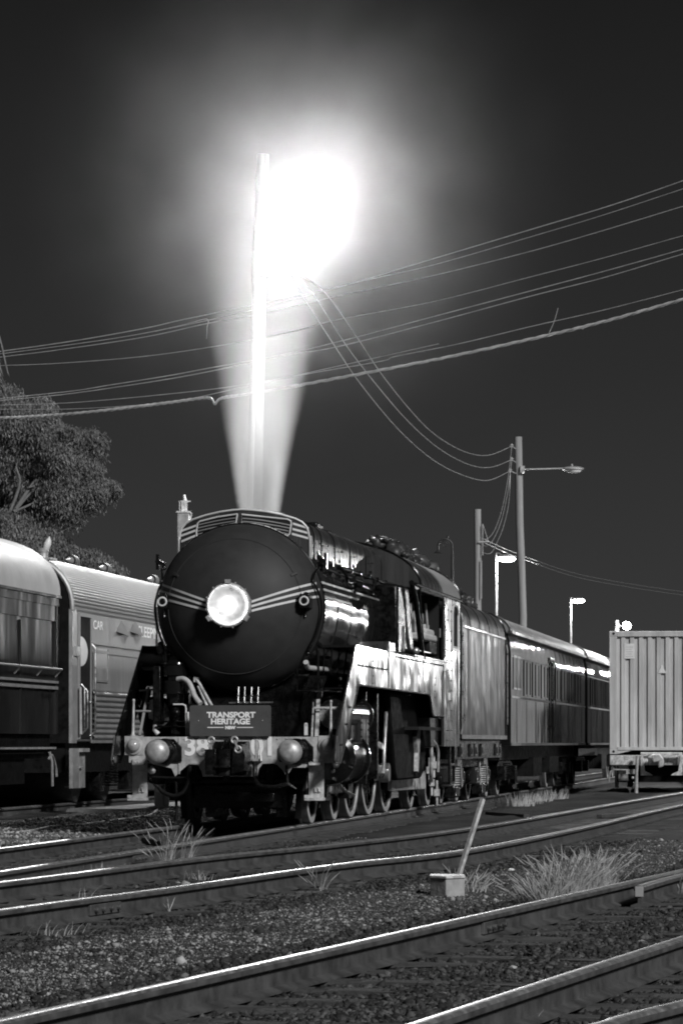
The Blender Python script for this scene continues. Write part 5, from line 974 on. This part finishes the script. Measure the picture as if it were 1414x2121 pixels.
mb = MB(); mb.box(a.x-.025, b_.x+.02, 80.83, 81.17, a.z, a.z+.04); c1, c2 = at(376, 0, 81).x, at(388, 0, 81).x; zt_ = at(0, 1037, 81).z; mb.box(c1, c2, 80.93, 81.07, a.z+.04, zt_); mb.tube([((c1+c2)/2+.02, 81, zt_), ((c1+c2)/2-.01, 81, zt_+.14)], [.045, .03], 10); mb.box(c1-.05, c1-.03, 80.97, 81.03, a.z+.04, zt_); mb.box(c1-.06, c2+.08, 80.97, 81.03, zt_-.03, zt_); mb.bar((b_.x, 81, a.z+.03), (b_.x+.06, 81, a.z-.02), .04, .03); mb.bar((b_.x+.05, 81, a.z-.02), (b_.x+.01, 81, a.z-.18), .04, .02); mb.build('cap', M['worn'], SP)
mb = MB(); mb.ball(at(379, 1124, 80.8), .06, 12, 8, (.7, .7, 1.4)); mb.build('junction_box', M['white'], SP)
CL = thing('ornate_lamp', 'unlit swan necked lamp post with scroll behind the coal', 'street lamp', (at(936, 1538, 90).x, 90, -.2)); M['iron'] = mat('dark_iron', .03, .5)
q = at(936, 1150, 90); mb = MB(); mb.tube([(q.x, 90, -.2), (q.x, 90, 3.5), q], [.06, .05, .035], 10); mb.build('post', M['iron'], CL)
r_ = 14.5*90/F; c_ = at(921.5, 1131, 90); mb = MB(); mb.tube([q]+[(c_.x+r_*math.cos(R(t_)), 90, c_.z+r_*math.sin(R(t_))) for t_ in range(0, 181, 12)]+[at(907, 1140, 90)], .025, 8); mb.tube([(c_.x+(.11*(1-t_/700))*math.cos(R(t_)), 90, c_.z+.05+(.11*(1-t_/700))*math.sin(R(t_))) for t_ in range(0, 560, 20)], .012, 6); mb.cyl(at(926, 1114, 90), at(927, 1110, 90), .03, n=8); mb.build('scroll', M['iron'], CL)
p = at(906, 1140, 90); mb = MB(); mb.lathe([(0, .03), (-.03, .05), (-.06, .10), (-.07, .13), (-.08, .0)], p, (0, 0, 1), 16); mb.build('lamp_shade', M['iron'], CL)
# yard lamp whose flare stands above the container, and the platform lamps beyond the picture's right edge that light the train
def yard_lamp(label, p, power, group, face=0.12, post=True, emit='lit'):
    root = thing('yard_lamp', label, 'yard lamp', (p[0], p[1], -.2), group=group)
    mb = MB(); mb.tube([(p[0]-.25, p[1]+.2, -.2), (p[0]-.25, p[1]+.2, p[2]+.15)], .06, 10); mb.bar((p[0]-.25, p[1]+.2, p[2]), (p[0], p[1]+.1, p[2]), .04, .04); mb.build('post', M['iron'], root)
    mb = MB(); mb.box(p[0]-.1, p[0]+.1, p[1]+.1, p[1]+.2, p[2]-.09, p[2]+.09); h_ = mb.build('lamp_head', M['galv'], root, bevel=.02)
    mb = MB(); mb.ball(p, face, 16, 10); mb.build('lens', M[emit], h_)
    lamp_light(root, (p[0]-.0, p[1]-.3, p[2]), power, .2); return root
M['lit2'] = mat('lit_yard_lens', .9, .3, emit=60.)
c_ = at(1297, 1296, 92); yard_lamp('bright yard lamp flaring just above the container', c_, P_CONT, 'yard lamps', .11, True, 'lit2')
yard_lamp('yard lamp beyond the right edge that lights the locomotive side', (17.3, 102, 3.9), P_YARD, 'yard lamps', .14, True, 'lit2')
yard_lamp('taller yard lamp beyond the right edge that lights the boiler casing', (19.0, 107, 6.9), P_YARD*.9, 'yard lamps', .14, True, 'lit2')
yard_lamp('far yard lamp beyond the right edge that lights the carriages', (16.5, 138, 4.6), P_YARD*.55, 'yard lamps', .14, True, 'lit2')
# ------------------------------------------------------------------ wires
def wire(label, pts, r, name='overhead_wire', Y0=76, Y1=70, group='overhead wires'):
    P = [at(u, v, Y0+(Y1-Y0)*u/1414) for u, v in pts]; P = [P[0]+(P[0]-P[1])*8]+P+[P[-1]+(P[-1]-P[-2])*10] if name == 'overhead_wire' else P; mb = MB(); mb.tube(spline(P, 8), r, 5)
    o = mb.build(name, M['wire'], None, smooth=60); return tag(o, label, 'wire', group)
wire('topmost and boldest of the wires rising across the sky', [(-120, 742), (0, 728), (160, 705), (300, 680), (375, 663), (500, 637), (700, 594), (900, 535), (1100, 475), (1250, 430), (1340, 400), (1414, 374), (1500, 342)], .010)
wire('second highest wire, faint, close under the topmost', [(-120, 745), (0, 733), (160, 712), (300, 690), (500, 648), (660, 606), (750, 582), (900, 548), (1100, 490), (1250, 445), (1414, 391), (1500, 364)], .007)
wire('third wire from the top rising across the sky', [(-120, 756), (0, 740), (120, 725), (300, 698), (430, 670), (540, 650), (700, 613), (900, 570), (1100, 520), (1250, 477), (1414, 427), (1500, 400)], .008)
wire('fourth wire from the top, across the middle of the plume', [(-120, 760), (10, 757), (130, 752), (300, 738), (460, 715), (600, 688), (700, 662), (900, 624), (1100, 573), (1250, 534), (1414, 488), (1500, 464)], .007)
wire('upper of the paired bright wires below the fourth', [(-120, 842), (0, 826), (150, 810), (225, 798), (350, 778), (430, 763), (560, 740), (700, 708), (900, 655), (1100, 602), (1250, 562), (1414, 516), (1500, 491)], .009)
wire('lower of the paired bright wires below the fourth', [(-120, 846), (0, 830), (150, 815), (350, 785), (470, 762), (600, 735), (700, 718), (900, 667), (1100, 613), (1250, 575), (1414, 526), (1500, 502)], .009)
wire('thin wire next above the thick twisted cable', [(-120, 842), (0, 839), (150, 834), (350, 816), (500, 798), (650, 772), (790, 748), (820, 738), (950, 712), (1100, 676), (1250, 642), (1414, 600), (1500, 578)], .007)
wire('faint wire crossing behind the tree above the twisted cable', [(-120, 850), (0, 848), (150, 847), (300, 838), (400, 825), (445, 815)], .006)
c_pts = [(-700, 905), (-120, 870), (0, 866), (80, 862), (160, 856), (260, 845), (350, 834), (430, 824), (445, 836), (462, 824), (540, 812), (700, 783), (900, 745), (1100, 702), (1250, 666), (1414, 620), (1500, 598), (2100, 400)]
P = spline([at(u, v, 75-5*u/1414) for u, v in c_pts], 14); mb = MB(); mb.tube(P, .022, 6)
for ph in (0, 2.1, 4.2): mb.tube([p_+Vector((0, math.sin(i*.9+ph)*.02, math.cos(i*.9+ph)*.026)) for i, p_ in enumerate(P)], .012, 5)
tag(mb.build('twisted_cable', M['wire'], None, smooth=60), 'thick twisted cable, lowest of the lines across the sky', 'cable')
wire('short bent wire end hanging left of the plume', [(322, 686), (380, 673), (428, 661), (429, 680), (428, 702)], .008, 'wire_end', group='loose wire ends')
wire('thin loose strand sticking up from the twisted cable', [(1136, 690), (1146, 668), (1155, 638)], .006, 'wire_end', group='loose wire ends')
for i, (st, mid, en) in enumerate((((672, 605), [(740, 700), (790, 775), (850, 850), (900, 900), (960, 935), (1010, 943)], INS[0]), ((646, 605), [(720, 720), (790, 810), (850, 878), (910, 930), (970, 962), (1015, 968)], INS[1]), ((622, 605), [(690, 712), (750, 800), (830, 895), (900, 955), (960, 985), (1010, 995)], INS[2]))):
    n = len(mid)+2; pts = [st]+mid+[en]; P = [at(u, v, 82+(139.8-82)*(u-600)/(1059-600)) for u, v in pts]
    P = [at(600, 560, 82)]+P; mb = MB(); mb.tube(spline(P, 8), .013, 5)
    tag(mb.build('service_wire', M['wire'], None, smooth=60), ['highest of three wires sagging down to the tallest pole', 'middle of three wires sagging down to the tallest pole', 'lowest of three wires sagging down to the tallest pole'][i], 'wire', 'sagging wires from mast to pole')
for i, (a, m_, e_) in enumerate(((INS[0], [(1052, 985), (1040, 1050), (1025, 1095), (1010, 1115)], (998, 1116)), (INS[1], [(1052, 1010), (1040, 1070), (1025, 1110), (1010, 1130)], (996, 1128)), (INS[2], [(1053, 1040), (1042, 1090), (1028, 1125), (1015, 1146)], (996, 1144)))):
    pts = [a]+m_+[e_]; P = [at(u, v, 139.8-19.9*(1059-u)/63) for u, v in pts]; mb = MB(); mb.tube(spline(P, 8), .012, 5)
    tag(mb.build('drop_wire', M['wire'], None, smooth=60), ['left of three drop wires from the tallest pole to the shorter', 'middle of three drop wires from the tallest pole to the shorter', 'right of three drop wires from the tallest pole to the shorter'][i], 'wire', 'drop wires between poles')
for i, off in enumerate((0, 7)):
    P = [at(u, v+off, Y) for u, v, Y in ((1004, 1118, 120), (1085, 1152, 180), (1200, 1190, 260), (1320, 1212, 340), (1430, 1228, 400))]; mb = MB(); mb.tube(spline(P, 8), .012, 5)
    tag(mb.build('distant_wire', M['wire'], None, smooth=60), ['upper of two faint distant wires falling to the right', 'lower of two faint distant wires falling to the right'][i], 'wire', 'faint distant wires')
# ------------------------------------------------------------------ trees
def leaves(n, lobes, droop, size):
    cl = []
    for x, y, z, a, b_, c_ in lobes:
        for k in range(int(10*a*c_/4)+5):
            d_ = rng.normal(size=3); d_ /= np.linalg.norm(d_); f = rng.uniform(.35, .98); r = rng.uniform(.28, .62)*min(1.35, .6*a+.3); cl.append((x+d_[0]*a*f, y+d_[1]*b_*f, z+d_[2]*c_*f, r, r*rng.uniform(.55, .85)))
    cl = np.array(cl); wt = cl[:, 3]**2; ch = rng.choice(len(cl), n, p=wt/wt.sum()); Q = cl[ch]
    d_ = rng.normal(size=(n, 3)); d_ /= np.linalg.norm(d_, axis=1, keepdims=True); f = rng.random(n)**.4*(1+rng.normal(0, .10, n))
    P = Q[:, :3]+d_*f[:, None]*np.stack([Q[:, 3], Q[:, 3], Q[:, 4]], -1); P[:, 2] -= np.abs(rng.normal(size=n))*droop*Q[:, 3]
    a = rng.uniform(0, 6.28, n); s = size*rng.uniform(.5, 1.3, n); up = np.stack([rng.normal(0, .5, n), rng.normal(0, .5, n), -np.ones(n)], -1); up /= np.linalg.norm(up, axis=1, keepdims=True)
    sd = np.stack([np.cos(a), np.sin(a), np.zeros(n)], -1)
    V = np.stack([P, P+sd*s[:, None]*.13+up*s[:, None]*.45, P+up*s[:, None], P-sd*s[:, None]*.13+up*s[:, None]*.5], 1)
    return V.reshape(-1, 3), np.arange(4*n).reshape(n, 4)
TR = thing('gum_tree', 'large drooping gum tree rising behind the silver car', 'tree', (-12.5, 98, -.2))
def LT(px, py, rx, ry, Y=98): p = at(px, py, Y); return [p.x, p.y, p.z, rx*Y/F, rx*Y/F*.9, ry*Y/F]
lobes = [LT(40, 1000, 120, 100), LT(120, 930, 95, 75), LT(185, 990, 62, 55), LT(55, 880, 95, 70), LT(10, 840, 90, 60), LT(150, 1145, 95, 60), LT(200, 1165, 48, 45), LT(60, 1130, 110, 70), LT(-80, 1000, 140, 200), LT(205, 1020, 44, 36), LT(100, 1060, 60, 50), LT(-20, 1160, 120, 90)]
V, Fq = leaves(420000, lobes, .45, .125); V -= np.array(BASE[TR.name]); np_mesh('crown', V, Fq, M['leaf'], TR)
mb = MB(); b = Vector(BASE[TR.name]); mb.tube([b, at(-60, 1300, 98), at(-20, 1150, 98), at(30, 1060, 97.5)], [.4, .32, .24, .16], 12)
for pts, r_ in (([(30, 1060), (70, 1000), (100, 975), (150, 930)], .14), ([(30, 1060), (75, 1010), (115, 985), (150, 955), (170, 945)], .1), ([(-10, 1130), (40, 1010), (35, 960), (80, 930)], .13), ([(60, 1010), (105, 1000), (110, 1025)], .07), ([(75, 1005), (95, 960), (110, 940)], .06), ([(30, 1060), (90, 1035), (130, 1030), (155, 1028)], .09), ([(128, 1035), (140, 1055), (160, 1072), (178, 1080)], .03), ([(-20, 1180), (40, 1140), (90, 1120), (150, 1090)], .09), ([(20, 1160), (60, 1150), (120, 1140)], .06)):
    P = [at(u, v, 97.2+.15*i) for i, (u, v) in enumerate(pts)]; mb.tube(spline(P, 5), [r_*.45*(1-.75*i/(5*(len(P)-1))) for i in range(5*(len(P)-1)+1)], 8)
mb.build('trunk', M['bark'], TR, smooth=60)
PT = thing('palm_tree', 'palm whose drooping frond tips enter at the left edge', 'palm', (at(-90, 1538, 70).x, 70, -.2))
mb = MB(); top = at(-90, 700, 70); mb.tube([(top.x, 70, -.2), (top.x+.1, 70, 5), top], [.28, .2, .18], 12); mb.build('trunk', M['bark'], PT)
mb = MB()
for i in range(13):
    a = i*.4833; tip = Vector((math.cos(a)*(1.0 if math.cos(a) > 0 else 1.2), math.sin(a)*1.3, -.5-.5*(i % 3))); mid = Vector((math.cos(a)*.7, math.sin(a)*.8, .45-.35*(i % 3)))
    P = spline([top, top+mid, top+tip], 10)
    mb.tube(P, .015, 5)
    for k in range(4, len(P)):
        for s in (-1, 1):
            d_ = Vector((-math.sin(a)*s, math.cos(a)*s, 0))*.12+Vector((math.cos(a)*.1, math.sin(a)*.1, -.32)); q = P[k]; w_ = Vector((.015, .01, 0)); mb.add([q-w_, q+w_, q+d_], [(0, 1, 2)])
mb.build('frond', M['leaf'], PT, smooth=0, fix=False)
# ------------------------------------------------------------------ small things on the ground
gz_ = lambda u, v: gz(u, v, -.14)
cx_, cy_ = gz_(926, 1853)
CB = thing('concrete_block', 'weathered concrete block at the foot of the leaning stake', 'concrete block', (cx_, cy_, -.15))
mb = MB(); sc = cy_/F; hw = 36*sc; mb.prism([(cx_-hw, cy_), (cx_-hw*.1, cy_-.14), (cx_+hw, cy_-.02), (cx_+hw*.95, cy_+.25), (cx_-hw*.9, cy_+.3)], 'z', -.2, -.14+34*sc); mb.build('block', M['concrete'], CB, bevel=.008)
mb = MB(); mb.prism([(cx_-hw*1.05, cy_-.01), (cx_-hw*.1, cy_-.155), (cx_+hw*1.03, cy_-.03), (cx_+hw, cy_+.27), (cx_-hw*.95, cy_+.32)], 'z', -.14+34*sc, -.14+40*sc); mb.build('cap', M['worn'], CB, bevel=.006)
b0 = Vector((*gz(945, 1822, -.14), -.16)); sy = b0.y; top = at(999, 1655, sy+.2)
ST = thing('timber_stake', 'thin pale stake leaning to the right above the concrete block', 'stake', b0); mb = MB(); mb.bar(b0, top, .045, .03); mb.build('stake', M['worn'], ST, bevel=.004)
rx, ry = gz_(1058, 1806); mb = MB(); mb.ball((rx, ry, -.13), .032, 9, 6, (1.1, .9, .8)); tag(mb.build('white_rock', M['white'], None, smooth=0), 'small white rock on the cinders beyond the grass clump', 'rock')
# cable, slab and post between the trains
P = [Vector((*gz(u, v, -.13), -.12)) for u, v in ((-40, 1733), (0, 1729), (60, 1723), (110, 1713), (170, 1709), (240, 1700), (290, 1693), (310, 1690), (322, 1682), (330, 1676))]
mb = MB(); mb.tube(spline(P, 8), .018, 6); tag(mb.build('ground_cable', M['lag'], None, smooth=60), 'pale cable snaking over the gravel between the trains', 'cable')
a = gz(200, 1681, -.12); b_ = gz(365, 1668, -.12)
mb = MB(); mb.bar((a[0], a[1], -.12), (b_[0]+.6, b_[1]+1.2, -.12), 1.1, .1); tag(mb.build('concrete_slab', M['concrete'], None, smooth=0, bevel=.01), 'long pale concrete slab on the gravel between the trains', 'slab')
a = gz(335, 1679, -.15); k_ = a[1]/F
ML = thing('marker_post', 'squat square post standing between the trains', 'post', (a[0], a[1], -.2)); mb = MB(); mb.box(a[0]-15*k_, a[0]+3*k_, a[1], a[1]+.2, -.2, H+(1538-1585)*k_); mb.box(a[0]+3*k_, a[0]+15*k_, a[1]+.02, a[1]+.2, -.2, H+(1538-1590)*k_); mb.build('shaft', M['pole'], ML, bevel=.008)
for i, (u, v, u2, v2) in enumerate(((1240, 1693, 1303, 1690), (300, 1742, 345, 1752), (1010, 1687, 1090, 1693))):
    a = Vector((*gz(u, v, -.14), -.12)); b_ = Vector((*gz(u2, v2, -.14), -.12)); mb = MB(); mb.bar(a, b_, .1, .06)
    tag(mb.build('timber_offcut', M['wood'], None, smooth=0, bevel=.008), ['dark timber offcut lying between the middle rails near the wagon', 'short timber offcut between the locomotive rails by the wispy grass', 'timber offcut on the dark ground beyond the middle track'][i], 'timber')
# ------------------------------------------------------------------ steam
sb = L2W(0, .75, 4.05); zt_ = 9.2
prof = [(0, .32), (.5, .7), (.8, 2.0), (1.5, 3.6), (2.6, 4.8), (3.8, 5.4), (5, 5.4), (6.6, 5.0), (8, 3.6), (zt_, 2.4), (zt_, 0)]
mb = MB(); mb.lathe([(0, 0)]+prof, sb, (0, 0, 1), 40); 
sm = bpy.data.materials.new('steam'); sm.use_nodes = True; t = sm.node_tree; t.nodes.clear()
out = t.nodes.new('ShaderNodeOutputMaterial'); co = t.nodes.new('ShaderNodeTexCoord'); sp = t.nodes.new('ShaderNodeSeparateXYZ'); t.links.new(co.outputs['Object'], sp.inputs[0])
def mth(op, a, b=None, c=None, clamp=False):
    n = t.nodes.new('ShaderNodeMath'); n.operation = op; n.use_clamp = clamp
    for i, v in enumerate((a, b, c)):
        if v is None: continue
        if isinstance(v, (int, float)): n.inputs[i].default_value = v
        else: t.links.new(v, n.inputs[i])
    return n.outputs[0]
X_, Y_, Z_ = sp.outputs
nn = t.nodes.new('ShaderNodeTexNoise'); nn.inputs['Scale'].default_value = 1.1; nn.inputs['Detail'].default_value = 3; t.links.new(co.outputs['Object'], nn.inputs[0])
nf = mth('SUBTRACT', nn.outputs[0], .5)
z2 = mth('MULTIPLY', Z_, Z_)
xo = mth('SUBTRACT', X_, mth('MULTIPLY', z2, .012))
rad = mth('SQRT', mth('ADD', mth('MULTIPLY', xo, xo), mth('MULTIPLY', Y_, Y_)))
Rz = mth('ADD', .29, mth('ADD', mth('MULTIPLY', Z_, .155), mth('MULTIPLY', z2, .022)))
qq = mth('ADD', mth('DIVIDE', rad, Rz), mth('MULTIPLY', nf, mth('MULTIPLY', Z_, .12)))
ez = mth('POWER', 2.718, mth('MULTIPLY', z2, -.155))
core = mth('POWER', mth('SUBTRACT', 1, mth('MULTIPLY', qq, qq), clamp=True), 1.3)
dens = mth('MULTIPLY', mth('MULTIPLY', core, ez), mth('DIVIDE', 2.3, mth('MULTIPLY', Rz, mth('ADD', .8, mth('MULTIPLY', z2, .55)))))
fade = mth('SUBTRACT', 1, mth('MULTIPLY', mth('SUBTRACT', Z_, 5.2), .33), clamp=True)
dens = mth('MULTIPLY', dens, fade)
# thin added veil round the upper plume, shaped to make the floodlight's halo
gx_ = mth('DIVIDE', mth('SUBTRACT', X_, .40), 4.9); gz2 = mth('DIVIDE', mth('SUBTRACT', Z_, 4.4), 4.9); gy_ = mth('DIVIDE', Y_, 2.0)
g2 = mth('ADD', mth('ADD', mth('MULTIPLY', gx_, gx_), mth('MULTIPLY', gz2, gz2)), mth('MULTIPLY', gy_, gy_))
halo_veil = mth('MULTIPLY', mth('POWER', mth('SUBTRACT', 1, g2, clamp=True), 4.0), mth('ADD', .046, mth('MULTIPLY', nf, .13)), clamp=True)
dens = mth('ADD', dens, halo_veil)
v1 = t.nodes.new('ShaderNodeVolumeScatter'); v1.inputs['Anisotropy'].default_value = .95; t.links.new(mth('MULTIPLY', dens, .55), v1.inputs['Density'])
v2 = t.nodes.new('ShaderNodeVolumeScatter'); v2.inputs['Anisotropy'].default_value = .72; t.links.new(mth('MULTIPLY', dens, .45), v2.inputs['Density'])
ad = t.nodes.new('ShaderNodeAddShader'); t.links.new(v1.outputs[0], ad.inputs[0]); t.links.new(v2.outputs[0], ad.inputs[1]); t.links.new(ad.outputs[0], out.inputs['Volume'])
so = mb.build('steam', sm, None, base=sb); so.location = sb; so.rotation_euler = (0, 0, 0); tag(so, 'bright plume of steam rising from the locomotive chimney', 'steam', kind='stuff')
